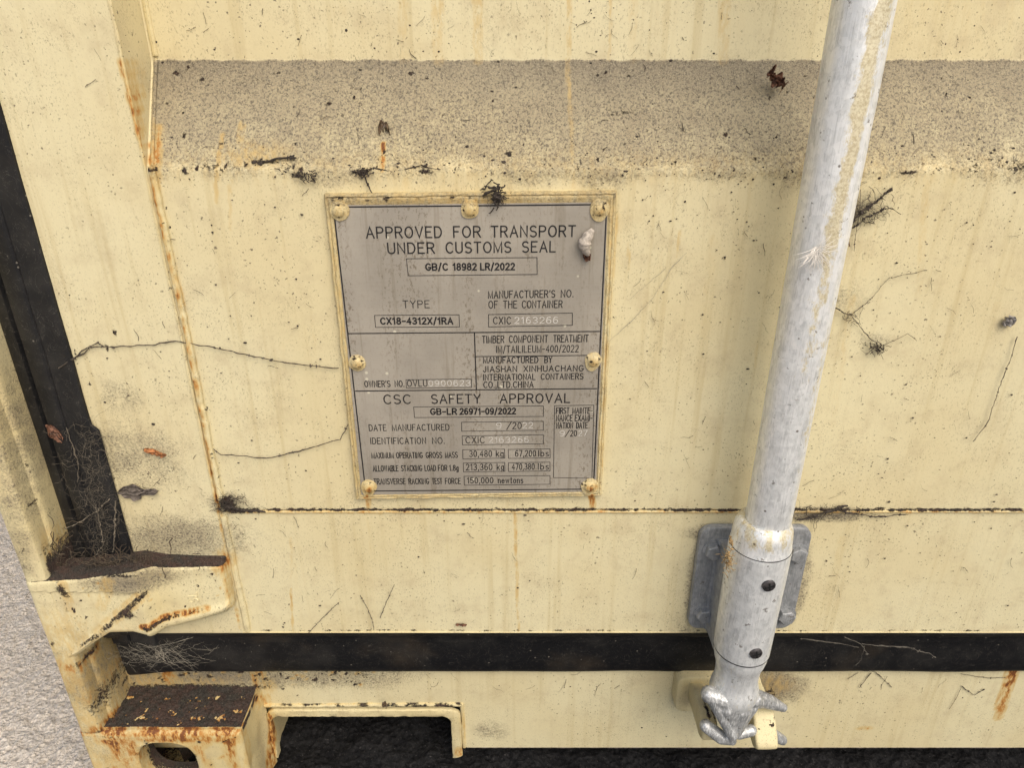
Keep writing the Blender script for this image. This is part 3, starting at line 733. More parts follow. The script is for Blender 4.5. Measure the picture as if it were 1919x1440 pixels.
# ------------------------------------------------------------------ stroke lettering
def arc(cx, cy, rx, ry, a0, a1, n=9):
    return [(cx+rx*math.cos(math.radians(a0+(a1-a0)*i/n)), cy+ry*math.sin(math.radians(a0+(a1-a0)*i/n))) for i in range(n+1)]
G = {
'A': (.66, [[(0,0),(.33,1),(.66,0)], [(.12,.35),(.54,.35)]]),
'B': (.58, [[(0,0),(0,1),(.33,1)]+arc(.33,.76,.23,.24,90,-90)+[(0,.52)], [(.3,.52)]+arc(.33,.26,.25,.26,90,-90)+[(0,0)]]),
'C': (.62, [arc(.34,.5,.34,.5,45,315,16)]),
'D': (.60, [[(0,0),(0,1),(.25,1)]+arc(.25,.5,.35,.5,90,-90,14)+[(0,0)]]),
'E': (.52, [[(.52,1),(0,1),(0,0),(.52,0)], [(0,.53),(.40,.53)]]),
'F': (.50, [[(.50,1),(0,1),(0,0)], [(0,.53),(.38,.53)]]),
'G': (.64, [arc(.34,.5,.34,.5,45,340,16)+[(.66,.42),(.40,.42)]]),
'H': (.58, [[(0,0),(0,1)], [(.58,0),(.58,1)], [(0,.53),(.58,.53)]]),
'I': (.06, [[(.03,0),(.03,1)]]),
'J': (.40, [[(.38,1),(.38,.22)]+arc(.19,.22,.19,.22,0,-180)]),
'K': (.56, [[(0,0),(0,1)], [(.56,1),(0,.38)], [(.2,.58),(.56,0)]]),
'L': (.48, [[(0,1),(0,0),(.48,0)]]),
'M': (.70, [[(0,0),(0,1),(.35,0.05),(.70,1),(.70,0)]]),
'N': (.58, [[(0,0),(0,1),(.58,0),(.58,1)]]),
'O': (.68, [arc(.34,.5,.34,.5,0,360,20)]),
'P': (.56, [[(0,0),(0,1),(.31,1)]+arc(.31,.74,.25,.26,90,-90)+[(0,.48)]]),
'Q': (.68, [arc(.34,.5,.34,.5,0,360,20), [(.42,.2),(.66,-.04)]]),
'R': (.58, [[(0,0),(0,1),(.31,1)]+arc(.31,.75,.25,.25,90,-90)+[(0,.5)], [(.3,.5),(.58,0)]]),
'S': (.56, [arc(.28,.75,.26,.25,35,270,12)+arc(.28,.25,.28,.25,90,-145,12)]),
'T': (.58, [[(0,1),(.58,1)], [(.29,1),(.29,0)]]),
'U': (.58, [[(0,1),(0,.28)]+arc(.29,.28,.29,.28,180,360)+[(.58,1)]]),
'V': (.62, [[(0,1),(.31,0),(.62,1)]]),
'W': (.84, [[(0,1),(.21,0),(.42,1),(.63,0),(.84,1)]]),
'X': (.58, [[(0,0),(.58,1)], [(0,1),(.58,0)]]),
'Y': (.60, [[(0,1),(.30,.5),(.60,1)], [(.30,.5),(.30,0)]]),
'Z': (.56, [[(0,1),(.56,1),(0,0),(.56,0)]]),
'0': (.52, [arc(.26,.5,.26,.5,0,360,18)]),
'1': (.28, [[(0,.78),(.22,1),(.22,0)]]),
'2': (.52, [arc(.26,.73,.25,.27,160,-30,10)+[(0,0),(.52,0)]]),
'3': (.52, [arc(.25,.75,.24,.25,150,-90,10), arc(.25,.26,.27,.26,90,-150,10)]),
'4': (.54, [[(.40,0),(.40,1),(0,.32),(.54,.32)]]),
'5': (.52, [[(.46,1),(.06,1),(.03,.55)]+arc(.25,.32,.27,.32,120,-150,12)]),
'6': (.52, [arc(.30,.62,.28,.38,60,180,8)+[(.02,.32)], arc(.26,.31,.25,.31,0,360,16)]),
'7': (.52, [[(0,1),(.52,1),(.18,0)]]),
'8': (.52, [arc(.26,.76,.22,.24,0,360,14), arc(.26,.26,.26,.26,0,360,14)]),
'9': (.52, [arc(.26,.69,.25,.31,0,360,16), [(.51,.68)]+arc(.22,.38,.28,.38,0,-120,8)]),
'/': (.34, [[(0,-.12),(.34,1.08)]]),
'-': (.40, [[(0,.45),(.40,.45)]]),
'.': (.06, [[(.03,0),(.03,.07)]]),
',': (.08, [[(.06,.07),(.06,0),(.01,-.14)]]),
"'": (.06, [[(.05,1),(.02,.78)]]),
'g': (.42, [arc(.20,.33,.20,.33,0,360,14), [(.40,.66),(.40,-.10)]+arc(.20,-.10,.20,.18,0,-150,6)]),
'k': (.40, [[(0,0),(0,1)], [(.38,.66),(0,.24)], [(.14,.40),(.40,0)]]),
'l': (.06, [[(.03,0),(.03,1)]]),
'b': (.42, [[(0,0),(0,1)], arc(.21,.33,.21,.33,0,360,14)]),
's': (.36, [arc(.18,.49,.16,.17,40,270,8)+arc(.18,.16,.18,.17,90,-140,8)]),
'n': (.38, [[(0,0),(0,.66)], [(0,.45)]+arc(.19,.45,.19,.21,180,0,7)+[(.38,0)]]),
'e': (.42, [[(0,.36),(.42,.36)]+arc(.21,.33,.21,.33,5,320,12)]),
'w': (.56, [[(0,.66),(.14,0),(.28,.66),(.42,0),(.56,.66)]]),
't': (.24, [[(.12,.95),(.12,0),(.24,0)], [(0,.66),(.24,.66)]]),
'o': (.42, [arc(.21,.33,.21,.33,0,360,14)]),
}
class Ink:
    def __init__(s, y): s.mb = MB(); s.y = y; s.k = 0
    def stroke(s, pts, w, closed=False):
        """pts: (x,z) metres; mitred ribbon with a real, tiny thickness"""
        w = w*1.13; q = [Vector((p[0], p[1])) for p in pts]
        q = [p for i, p in enumerate(q) if i == 0 or (p-q[i-1]).length > 1e-6]
        if len(q) < 2: return
        if closed and (q[0]-q[-1]).length < 1e-5: q = q[:-1]
        n = len(q); L = []; R = []
        for i in range(n):
            a = q[i]-q[i-1] if (i > 0 or closed) else q[1]-q[0]
            b = q[(i+1) % n]-q[i] if (i < n-1 or closed) else q[-1]-q[-2]
            a = a.normalized(); b = b.normalized(); t = (a+b)
            t = t.normalized() if t.length > .2 else b
            nn = Vector((-t.y, t.x)); c = max(.45, nn.dot(Vector((-b.y, b.x)))); o = nn*(w/2/c)
            ext = Vector((0, 0))
            if not closed and i == 0: ext = -b*w*.45
            if not closed and i == n-1: ext = a*w*.45
            L.append(q[i]+o+ext); R.append(q[i]-o+ext)
        y0 = s.y-.00000-(s.k % 40)*.0000035; s.k += 1
        vs = [(p.x, y0, p.y) for p in L]+[(p.x, y0, p.y) for p in R]
        m = n if closed else n-1
        s.mb.add(vs, [(i, n+i, n+(i+1) % n, (i+1) % n) for i in range(m)])
    def word(s, txt, A, B, cap, w, gap=.29):
        """fit txt between world points A (baseline left) and B (baseline right)"""
        ws = [G[c][0] for c in txt]; tot = sum(ws)+gap*(len(txt)-1)
        d = Vector((B.x-A.x, B.z-A.z)); sx = (d.length-w*.6)/tot; d.normalize()
        x = w*.3
        for c, cw in zip(txt, ws):
            for st in G[c][1]:
                cl = len(st) > 8 and abs(st[0][0]-st[-1][0]) < 1e-3 and abs(st[0][1]-st[-1][1]) < 1e-3
                s.stroke([(A.x+d.x*(x+px*sx), A.z+d.y*(x+px*sx)+py*cap) for px, py in st], w, cl)
            x += (cw+gap)*sx

# ------------------------------------------------------------------ data plate
YP = -0.0042
ZO = {'A': (580, 350, 3.198), 'B': (580, 620, 3.198)}
def zp(k, x, y): o = ZO[k]; return P(o[0]+x/o[2], o[1]+y/o[2], YP)
c00, c10, c11, c01 = P(678,928,YP), P(1117,922,YP), P(1140,379,YP), P(625,385,YP)
mb = MB()
def plq(off, y): return [(c00.x-off, y, c00.z-off), (c10.x+off, y, c10.z-off), (c11.x+off, y, c11.z+off), (c01.x-off, y, c01.z+off)]
q = plq(0, YP)
mb.patch(q[0], q[1], q[2], q[3], 40, 48)
q2 = plq(0, YP+.0012)
for i in range(4):
    j = (i+1) % 4; mb.patch(q2[i], q2[j], q[j], q[i], 4, 1)
plate = make('data_plate', mb, PLATE, ROOT, smooth=False, attrs=False, label='grey engraved metal data plate riveted to the cream door')
# carrier plate with a painted raised rim
blob('grime', 650, 372, 60, 5, .5, -.004, .01); blob('rust', 850, 376, 260, 5, .5, -.004, .01)
for i in range(60):
    t = rnd.random()
    if rnd.random() < .6: blob('grime', 610+530*t, 374+rnd.uniform(-4, 4), rnd.uniform(2, 7), 2, rnd.uniform(.4, .9), -.005, .008)
    else: blob('rust', 1146-18*t, 390+530*t, 3, rnd.uniform(5, 22), rnd.uniform(.35, .6), -.004, .008)
for i in range(26):
    t = rnd.random(); blob('rust', 618+62*t, 390+530*t, 3, rnd.uniform(5, 30), rnd.uniform(.25, .5), -.004, .008)
mb = MB()
offs = [(.0058, .0015), (.0056, -.0022), (.0046, -.0040), (.0038, -.0042), (.0030, -.0034), (.0022, -.0046), (.0012, -.0048), (.0006, -.0036), (-.004, -.0030)]
ringpts = []
def loopq(off, y, n=60):
    c = plq(off, y); up = .0022 if off > .001 else 0
    c[2] = (c[2][0]+up*.3, y, c[2][2]+up); c[3] = (c[3][0]-up*.3, y, c[3][2]+up)
    o = []
    for i in range(4):
        a, b = Vector(c[i]), Vector(c[(i+1) % 4])
        for k in range(n):
            p = a.lerp(b, k/n); w = .0005*mnoise.noise(p*210)+.0004*mnoise.noise(p*60); o.append((p.x+w, y+w*(1 if off > 0 else 0), p.z+w))
    return o
rows = [loopq(o, y) for o, y in offs]; n_ = len(rows[0])
mb.add([p for r in rows for p in r], [(j*n_+i, j*n_+(i+1) % n_, (j+1)*n_+(i+1) % n_, (j+1)*n_+i) for j in range(len(rows)-1) for i in range(n_)])
make('plate_carrier', mb, CREAM2, plate)
# rivets
def rivet(u, v, seed, R=.0074, wash=1.0, r0=.0047):
    c = P(u, v, YP); m = MB(); n = 28
    prof = [(.0002, -.0040), (r0*.3, -.00395), (r0*.6, -.0036), (r0*.85, -.0029), (r0*.98, -.0021), (r0*1.08, -.0016), (r0*1.2, -.0014), (R*.8*wash, -.0013), (R*.95*wash, -.0010), (R*1.0*wash, .0012)]
    vs = []
    for r, y in prof:
        for k in range(n):
            a = 2*math.pi*k/n
            j = 1+(.16 if r > r0*1.05 else .05)*mnoise.noise(Vector((math.cos(a)*1.1+seed*3.7, math.sin(a)*1.1, r*200)))
            rr = r*j+ (.0022*max(0, math.cos(a+math.pi*.55))**6 if r > r0*1.1 and seed in (2, 4, 5, 6) else 0)
            vs.append((c.x+rr*math.cos(a), YP+y-.0002+.0002*mnoise.noise(Vector((a, r*900, seed))), c.z+rr*math.sin(a)))
    fs = [(i*n+k, i*n+(k+1) % n, (i+1)*n+(k+1) % n, (i+1)*n+k)[::-1] for i in range(len(prof)-1) for k in range(n)]
    m.add(vs, fs); [blob('grime', u+rnd.uniform(-13,13), v+rnd.uniform(-13,13), rnd.uniform(1.5,3.5), rnd.uniform(1.5,3), rnd.uniform(.4,.8), YP-.003, .006) for _q in range(12)]; blob('rust', u+3, v+6, 14, 9, .45 if v < 800 else .95, YP-.003, .006); blob('rust', u, v-4, 20, 20, .25, YP-.003, .006)
    return make('rivet', m, CREAM2, plate)
for i, (u, v, w) in enumerate(((636,395,1.0),(881,392,.95),(1124,392,1.0),(670,680,.98),(1112,676,.95),(692,913,1.0),(1105,911,1.05))): rivet(u, v, i, .0074, w)
# printed matter
ink = Ink(YP-.00012); 
def line(k, a, b, cap, words, w=.00060, target=None):
    target = target or ink
    (xa, ya), (xb, yb) = a, b
    for wd, x0, x1 in words:
        y0 = ya+(yb-ya)*(x0-xa)/max(1, xb-xa); y1 = ya+(yb-ya)*(x1-xa)/max(1, xb-xa)
        A, B = zp(k, x0, y0), zp(k, x1, y1); cp = (zp(k, x0, y0-cap)-A).z
        target.word(wd, A, B, cp, w)
def stampnum(k, a, b, cap, words):
    for wd in words:
        t = Ink(YP-.00014); line(k, a, b, cap, [wd], .00058, t)
        make('stamped_number', t.mb, STAMP, plate, smooth=False, attrs=False, label='pale stamped digits')
def boxl(k, pts, w=.00042):
    ink.stroke([(zp(k, x, y).x, zp(k, x, y).z) for x, y in pts], w, True)
def seg(k, a, b, w=.0007): ink.stroke([(zp(k, *a).x, zp(k, *a).z), (zp(k, *b).x, zp(k, *b).z)], w)
line('A', (343,307), (1595,297), 64, [('APPROVED',343,795),('FOR',865,1028),('TRANSPORT',1090,1595)], .00095)
line('A', (472,400), (1475,390), 62, [('UNDER',472,752),('CUSTOMS',820,1210),('SEAL',1276,1475)], .00095)
line('A', (563,727), (722,725), 43, [('TYPE',563,722)], .00056)
line('A', (1073,668), (1583,661), 42, [("MANUFACTURER'S",1073,1473),('NO.',1508,1583)], .00062)
line('A', (1075,728), (1517,724), 42, [('OF',1075,1130),('THE',1163,1245),('CONTAINER',1275,1517)], .00062)
line('A', (1103,822), (1210,822), 40, [('CXIC',1103,1210)], .0006)
stampnum('A', (1230,820), (1490,818), 37, [('2163266',1230,1490)])
boxl('A', [(583,431),(1365,424),(1366,525),(593,533)]); boxl('A', [(392,771),(898,767),(901,840),(398,843)]); boxl('A', [(1075,766),(1577,757),(1577,830),(1075,840)])
line('B', (1037,73), (1672,66), 41, [('TIMBER',1037,1168),('COMPONENT',1198,1430),('TREATMENT',1463,1672)], .00062)
line('B', (1120,131), (1613,127), 40, [('IM/TAILILEUM-400/2022',1120,1613)], .00058)
line('B', (1043,194), (1455,191), 35, [('MANUFACTURED',1043,1372),('BY',1410,1455)], .00064)
line('B', (1043,247), (1643,241), 33, [('JIASHAN',1043,1245),('XINHUACHANG',1285,1643)], .00064)
line('B', (1043,296), (1642,290), 34, [('INTERNATIONAL',1043,1355),('CONTAINERS',1388,1642)], .00064)
line('B', (1045,342), (1344,340), 36, [('CO.,LTD.CHINA',1045,1344)], .00064)
line('B', (333,337), (570,335), 35, [("OWNER'S",333,487),('NO.',514,570)], .00064)
line('B', (588,334), (708,333), 36, [('OVLU',588,708)], .0006)
stampnum('B', (716,332), (966,330), 33, [('0900623',716,966)])
line('B', (448,438), (1562,430), 52, [('CSC',448,610),('SAFETY',733,1027),('APPROVAL',1143,1562)], .00092)
line('B', (360,600), (840,597), 36, [('DATE',360,463),('MANUFACTURED',498,840)])
line('B', (1182,588), (1272,587), 37, [('/',1182,1212),('20',1218,1272)])
stampnum('B', (1120,586), (1340,584), 34, [('9',1120,1152),('22',1278,1340)])
line('B', (368,679), (812,677), 36, [('IDENTIFICATION',368,700),('NO.',738,812)])
line('B', (938,674), (1052,673), 37, [('CXIC',938,1052)])
stampnum('B', (1075,671), (1315,669), 33, [('2163266',1075,1315)])
line('B', (375,765), (890,761), 33, [('MAXIMUM',375,507),('OPERATING',523,680),('GROSS',700,797),('MASS',815,890)], .00062)
line('B', (960,756), (1435,753), 36, [('30,480',960,1095),('kg',1120,1165),('67,200',1235,1358),('lbs',1372,1435)], .0006)
line('B', (383,843), (895,839), 33, [('ALLOWABLE',383,535),('STACKING',552,677),('LOAD',693,760),('FOR',773,828),('1.8g',840,895)], .00062)
line('B', (940,836), (1435,832), 36, [('213,360',940,1097),('kg',1125,1167),('470,380',1215,1350),('lbs',1370,1435)], .0006)
line('B', (388,921), (908,918), 33, [('TRANSVERSE',388,578),('RACKING',597,718),('TEST',737,797),('FORCE',815,908)], .00062)
line('B', (947,915), (1282,913), 34, [('150,000',947,1103),('newtons',1132,1282)], .0006)
line('B', (1480,497), (1697,496), 35, [('FIRST',1480,1558),('MAINTE-',1577,1698)], .00062)
line('B', (1480,541), (1697,540), 35, [('NANCE',1480,1577),('EXAMI-',1592,1697)], .00062)
line('B', (1480,585), (1668,584), 34, [('NATION',1480,1580),('DATE',1600,1668)], .00062)
line('B', (1532,633), (1603,632), 34, [('/',1532,1560),('20',1564,1603)], .0006)
stampnum('B', (1500,632), (1665,630), 32, [('9',1500,1530),('27',1612,1665)])
for pts in ([(580,294),(972,290),(973,340),(582,344)], [(626,457),(1403,451),(1405,514),(631,521)], [(913,549),(1403,543),(1403,597),(914,603)], [(916,631),(1403,624),(1403,678),(919,685)],
            [(920,714),(1171,710),(1172,764),(921,769)], [(1193,712),(1443,708),(1444,763),(1194,766)], [(923,794),(1172,790),(1173,843),(925,847)], [(1194,792),(1443,788),(1443,841),(1195,845)],
            [(928,873),(1443,869),(1443,921),(930,927)], [(1470,450),(1706,446),(1694,885),(1464,881)]): boxl('B', pts)
line_ = Ink(YP-.00016)
def seg2(k, a, b, w=.0009): line_.stroke([(zp(k, *a).x, zp(k, *a).z), (zp(k, *b).x, zp(k, *b).z)], w)
line_.stroke([(p.x, p.z) for p in (zp('A',145,122), zp('A',1783,106), zp('B',1703,950), zp('B',338,962))], .0009, True)
seg2('B', (235,17), (1741,4), .0008); seg2('B', (990,13), (1002,353), .0008); seg2('B', (279,362), (1722,347), .0008); seg2('B', (998,155), (1733,147), .0006)
make('printed_lettering', ink.mb, INK, plate, smooth=False, attrs=False)
make('ruled_lines', line_.mb, INK, plate, smooth=False, attrs=False)
def boldtext(txt, k, x0, x1, yb, yb1, cap):
    t = Ink(YP-.00018); line(k, (x0, yb), (x1, yb1), cap, [(txt, x0, x1)], .00102, t)
    make('bold_text', t.mb, INK, plate, smooth=False, attrs=False)
boldtext('GB/C', 'A', 698, 832, 500, 499, 38); boldtext('18982', 'A', 862, 1003, 499, 498, 38); boldtext('LR/2022', 'A', 1026, 1232, 498, 497, 38)
boldtext('CX18-4312X/1RA', 'A', 428, 862, 823, 822, 36)
boldtext('GB-LR', 'B', 727, 885, 502, 501, 34); boldtext('26971-09/2022', 'B', 903, 1238, 501, 498, 34)
# cast marks on the hinge: SL turned a quarter
mk = Ink(0); mk.word('SL', Vector((0,0,0)), Vector((.0135,0,0)), .0085, .0014, .35)
c = P(366, 1130, -.0138); mb = MB()
for st_pts, base in (('S', 0), ('L', .0075)):
    for st in G[st_pts][1]:
        mb.tube([(c.x-.002+(-py)*.0085+.0055, c.y-.0000, c.z+base+px*.0085) for px, py in st], .0007, 6)
make('cast_mark', mb, CREAM2, HG)

# ------------------------------------------------------------------ locking rod
AX, AY = .2098, -.045
def over_attr(o, fn):
    me = o.data; M = wloc(o)
    arr = np.array([fn(*(v.co+M)) for v in me.vertices], dtype=np.float32)
    at = me.attributes.new('over', 'FLOAT', 'POINT'); at.data.foreach_set('value', arr)
zs1 = PZ(1035, AY-.018)
mb = MB(); prof = [(.0181, z) for z in np.arange(ZT, .1, -.05)]+[(.0181, z) for z in np.arange(.1, zs1-.02, -.004)]
mb.lathe(prof, AX, AY, 56, .012)
rod = make('locking_rod', mb, GALV, ROOT, attrs=False, label='galvanised vertical locking rod')
def ov(x, y, z):
    a = math.degrees(math.atan2(x-AX, -(y-AY)))       # 0 faces the camera side, + to the right
    hi = math.exp(-((a-8-8*math.sin(z*9))/20)**2)*float(sstep(-.30, -.05, np.array(z)))
    return .85*hi + .45*math.exp(-((a-40)/14)**2)*(.5+.5*math.sin(z*21)) + .08
over_attr(rod, ov)
def zc(v, r=.0285): return PZ(v, AY-r)
Rs = .0254; AXS = AX-.0028
prof = [(.0140, zc(1001,.02)), (.0184, zc(1000,.02)), (.0200, zc(1001,.02)), (.0218, zc(1008,.021)), (.0233, zc(1017,.023)), (.0240, zc(1030,.024)), (.0245, zc(1050,.025)), (.0250, zc(1053,.025)), (Rs, zc(1060,Rs))]
z0_, z1_ = zc(1064, Rs), zc(1250, Rs)
prof += [(Rs-.0010*k/40, z0_+(z1_-z0_)*k/40) for k in range(41)]
R2 = Rs-.0010
prof += [(R2, zc(1251,R2)), (R2-.0009, zc(1252,R2)), (R2-.0009, zc(1253.5,R2)), (R2-.0010, zc(1263,R2)), (.0222, zc(1270,.023)), (.0206, zc(1275,.021)), (.0198, zc(1281,.02)), (.0195, zc(1292,.02)), (.0195, zc(1298,.02)), (.0199, zc(1306,.02)), (.0209, zc(1314,.021)), (.0219, zc(1322,.022)), (.0222, zc(1328,.022)), (.0221, zc(1333,.022)), (.0195, zc(1340,.02)), (.002, zc(1346,.02))]
mb = MB(); mb.lathe(prof, AXS, AY, 64, .008)
def ring(v, R, nm='collar_joint'):
    m2 = MB(); z = zc(v, R); m2.lathe([(R-.0012, z+.0004), (R+.00012, z+.00035), (R+.00012, z-.00035), (R-.0012, z-.0004)], AXS, AY, 64)
    make(nm, m2, SLOT, rod, attrs=False)
ring(1055, Rs-.0002); ring(1252, Rs-.0014)
slv = make('bearing_sleeve', mb, GALV, rod, attrs=False, label='thick galvanised sleeve on the foot of the rod')
over_attr(slv, lambda x, y, z: (.62 if z > zc(1040) else 0)*(0.8+.3*math.sin(x*500))+ (.25 if z < zc(1262) else .05))
def screw(u, v, R=Rs, r=.0054):
    o = Vector((0, -DC, 0)); d = (P(u, v, 0)-o).normalized()
    a = d.x**2+d.y**2; fx, fy = o.x-AXS, o.y-AY; b = 2*(fx*d.x+fy*d.y); c = fx*fx+fy*fy-R*R
    t = (-b-math.sqrt(b*b-4*a*c))/(2*a); p = o+d*t; nrm = Vector((p.x-AXS, p.y-AY, 0)).normalized()
    tx = Vector((0,0,1)).cross(nrm).normalized(); up = Vector((0,0,1))
    m = MB(); n = 24; prof = [(r*1.05, -.001), (r, .0012), (r*.8, .0018), (r*.35, .0020), (.0001, .0021)]
    m.add([p+nrm*h+(tx*math.cos(2*math.pi*k/n)+up*math.sin(2*math.pi*k/n))*q for q, h in prof for k in range(n)],
          [(i*n+k, i*n+(k+1) % n, (i+1)*n+(k+1) % n, (i+1)*n+k) for i in range(len(prof)-1) for k in range(n)])
    s = make('screw', m, SCREW, rod, attrs=False)
    for ang in (12, 102):
        a = math.radians(ang); dv = tx*math.cos(a)+up*math.sin(a); wv = tx*-math.sin(a)+up*math.cos(a); m2 = MB()
        vs = [p+nrm*h+dv*sx*r*.72+wv*sy*.0007 for h in (.0005, .00235+.0001*(ang > 50)) for sx, sy in ((-1,-1),(1,-1),(1,1),(-1,1))]
        m2.add(vs, [(4,5,6,7),(0,1,5,4),(1,2,6,5),(2,3,7,6),(3,0,4,7)])
        mm = m2 if ang == 12 else m2
        if ang == 12: first = m2
        else: first.add(m2.v, m2.f)
    # slots joined into the screw as second material
    off = len(m.v); me = s.data; bm = bmesh.new(); bm.from_mesh(me); me.materials.append(SLOT); M = wloc(s)
    bv = [bm.verts.new(Vector(q)-M) for q in first.v]
    for f in first.f:
        ff = bm.faces.new([bv[i] for i in f]); ff.material_index = 1
    bm.to_mesh(me); bm.free()
screw(1441, 1098); screw(1417, 1225, Rs-.0009)
# bracket on the door behind the sleeve
def bevprism(name, loop, yf, yb, bev, mat, parent, label=None, attrs=False):
    m = MB(); n = len(loop); cx = sum(p[0] for p in loop)/n; cz = sum(p[1] for p in loop)/n
    def ins(d):
        o = []
        for x, z in loop:
            v = Vector((cx-x, cz-z)); L = v.length; v.normalize(); o.append((x+v.x*d, z+v.y*d))
        return o
    rows = [(loop, yb), (loop, yf+bev), (ins(bev*.3), yf+bev*.3), (ins(bev), yf), (ins(bev*3), yf)]
    m.add([(x, y, z) for l, y in rows for x, z in l], [(j*n+i, j*n+(i+1) % n, (j+1)*n+(i+1) % n, (j+1)*n+i) for j in range(4) for i in range(n)]+[tuple(range(4*n, 5*n))])
    return make(name, m, mat, parent, attrs=attrs, label=label)
YB = -.0062
bl, br = (PX(1311,1000,YB)+PX(1292,1170,YB))/2, (PX(1518,1005,YB)+PX(1490,1170,YB))/2
bzt, bzb = PZ(990, YB), PZ(1179, YB)
brk = bevprism('rod_bracket', rrect(bl, br, bzb, bzt, .011, 8), YB, .0, .0012, GALVD, ROOT, 'galvanised bracket plate behind the sleeve, shade put into its grey')
mb = MB(); hx0, hx1 = AX-.020, AX+.020
vs = []
for k in range(15):
    a = math.radians(-90+180*k/14)
    vs.append((AX+.0245*math.sin(a), AY+.012+(.0)*math.cos(a)))
sec = [(AXS-.0235, YB-.0002), (AXS-.0215, YB-.002), (AXS-.0205, YB-.008), (AXS-.0205, AY+.012), (AXS-.015, AY+.002), (AXS+.015, AY+.002), (AXS+.0205, AY+.012), (AXS+.0205, YB-.008), (AXS+.0215, YB-.002), (AXS+.0235, YB-.0002)]
zr = np.linspace(bzt-.012, bzb+.001, 12); n = len(sec)
mb.add([(x, y, z) for z in zr for x, y in sec], [((j+1)*n+i, (j+1)*n+i+1, j*n+i+1, j*n+i) for j in range(11) for i in range(n-1)]+[tuple(range(n)), tuple(range(12*n-1, 11*n-1, -1))])
make('bracket_saddle', mb, GALVD, brk, attrs=False)
def bolt(u, v, rot):
    c = P(u, v, YB); m = MB(); r = .0082; n = 6
    rows = [(r*1.25, 0, 24), (r*1.25, -.0012, 24)]
    m.add([(c.x+r*1.22*math.cos(2*math.pi*k/24), YB+y, c.z+r*1.22*math.sin(2*math.pi*k/24)) for y in (.0001, -.0012) for k in range(24)], [(k, (k+1) % 24, 24+(k+1) % 24, 24+k) for k in range(24)]+[tuple(range(24, 48))])
    hexr = [(r, -.0012), (r, -.0060), (r*.86, -.0068), (r*.2, -.0070)]
    m.add([(c.x+q*math.cos(math.pi/3*k+rot), YB+y, c.z+q*math.sin(math.pi/3*k+rot)) for q, y in hexr for k in range(6)], [(j*6+k, j*6+(k+1) % 6, (j+1)*6+(k+1) % 6, (j+1)*6+k) for j in range(3) for k in range(6)]+[tuple(range(18, 24))])
    make('bolt', m, GALVD, brk, smooth=False, attrs=False)
bolt(1337, 1031, .3); bolt(1320, 1150, .1); bolt(1494, 1036, .5); bolt(1472, 1152, .2)

# cam head: cast shape grown from capsules, then remeshed
def capsule_cloud(segs, vox, name, mat, parent, label=None, attrs=False, smooth_it=3):
    bm = bmesh.new(); bmesh.ops.create_icosphere(bm, subdivisions=2, radius=1.0)
    iv = np.array([tuple(v.co) for v in bm.verts]); fi = [tuple(v.index for v in f.verts) for f in bm.faces]; bm.free()
    allv = []; allf = []
    for p0, r0, p1, r1 in segs:
        p0, p1 = Vector(p0), Vector(p1); L = (p1-p0).length; k = max(1, int(L/(min(r0, r1)*.35)))
        for i in range(k+1):
            t = i/k; n0 = len(allv); c = p0.lerp(p1, t)
            allv += (iv*(r0+(r1-r0)*t)+np.array(tuple(c))).tolist(); allf += [tuple(j+n0 for j in f) for f in fi]
    me = bpy.data.meshes.new('tmp'); me.from_pydata(allv, [], allf)
    o = bpy.data.objects.new('tmp', me); COL.objects.link(o)
    md = o.modifiers.new('r', 'REMESH'); md.mode = 'VOXEL'; md.voxel_size = vox
    ms = o.modifiers.new('s', 'SMOOTH'); ms.factor = .5; ms.iterations = smooth_it
    bpy.context.view_layer.update()
    ev = bpy.data.meshes.new_from_object(o.evaluated_get(bpy.context.evaluated_depsgraph_get()))
    m = MB(); m.v = [tuple(v.co) for v in ev.vertices]; m.f = [tuple(p.vertices) for p in ev.polygons]
    bpy.data.objects.remove(o); bpy.data.meshes.remove(me); bpy.data.meshes.remove(ev)
    return make(name, m, mat, parent, attrs=attrs, label=label)
def q(zx, zy, Y): return P(1240+zx/2.77, 920+zy/2.77, Y)
k_ = .00068/2.77
segs = [(q(330,1080,-.050), 30*k_, q(480,1085,-.050), 30*k_), (q(250,1060,-.056), 34*k_, q(330,1085,-.056), 40*k_),
        (q(262,1075,-.058), 26*k_, q(368,1270,-.062), 22*k_), (q(340,1110,-.056), 46*k_, q(372,1250,-.056), 26*k_), (q(400,1120,-.052), 52*k_, q(378,1230,-.054), 34*k_),
        (q(450,1110,-.048), 40*k_, q(400,1200,-.050), 30*k_), (q(366,1230,-.058), 24*k_, q(366,1298,-.058), 17*k_),
        (q(232,1222,-.052), 26*k_, q(310,1282,-.056), 27*k_), (q(310,1282,-.056), 27*k_, q(366,1300,-.056), 18*k_), (q(300,1100,-.052), 40*k_, q(350,1200,-.052), 30*k_), (q(430,1150,-.050), 34*k_, q(385,1250,-.050), 26*k_),
        (q(500,1078,-.036), 34*k_, q(560,1098,-.030), 30*k_), (q(560,1098,-.030), 30*k_, q(632,1128,-.026), 17*k_), (q(470,1085,-.044), 36*k_, q(510,1085,-.034), 34*k_),
        (q(400,1262,-.040), 24*k_, q(465,1245,-.038), 24*k_), (q(560,1255,-.030), 26*k_, q(625,1295,-.026), 22*k_)]
cam_h = capsule_cloud(segs, .0007, 'cam_head', GALVC, rod, 'cast claw at the foot of the locking rod', smooth_it=1)
over_attr(cam_h, lambda x, y, z: .1)
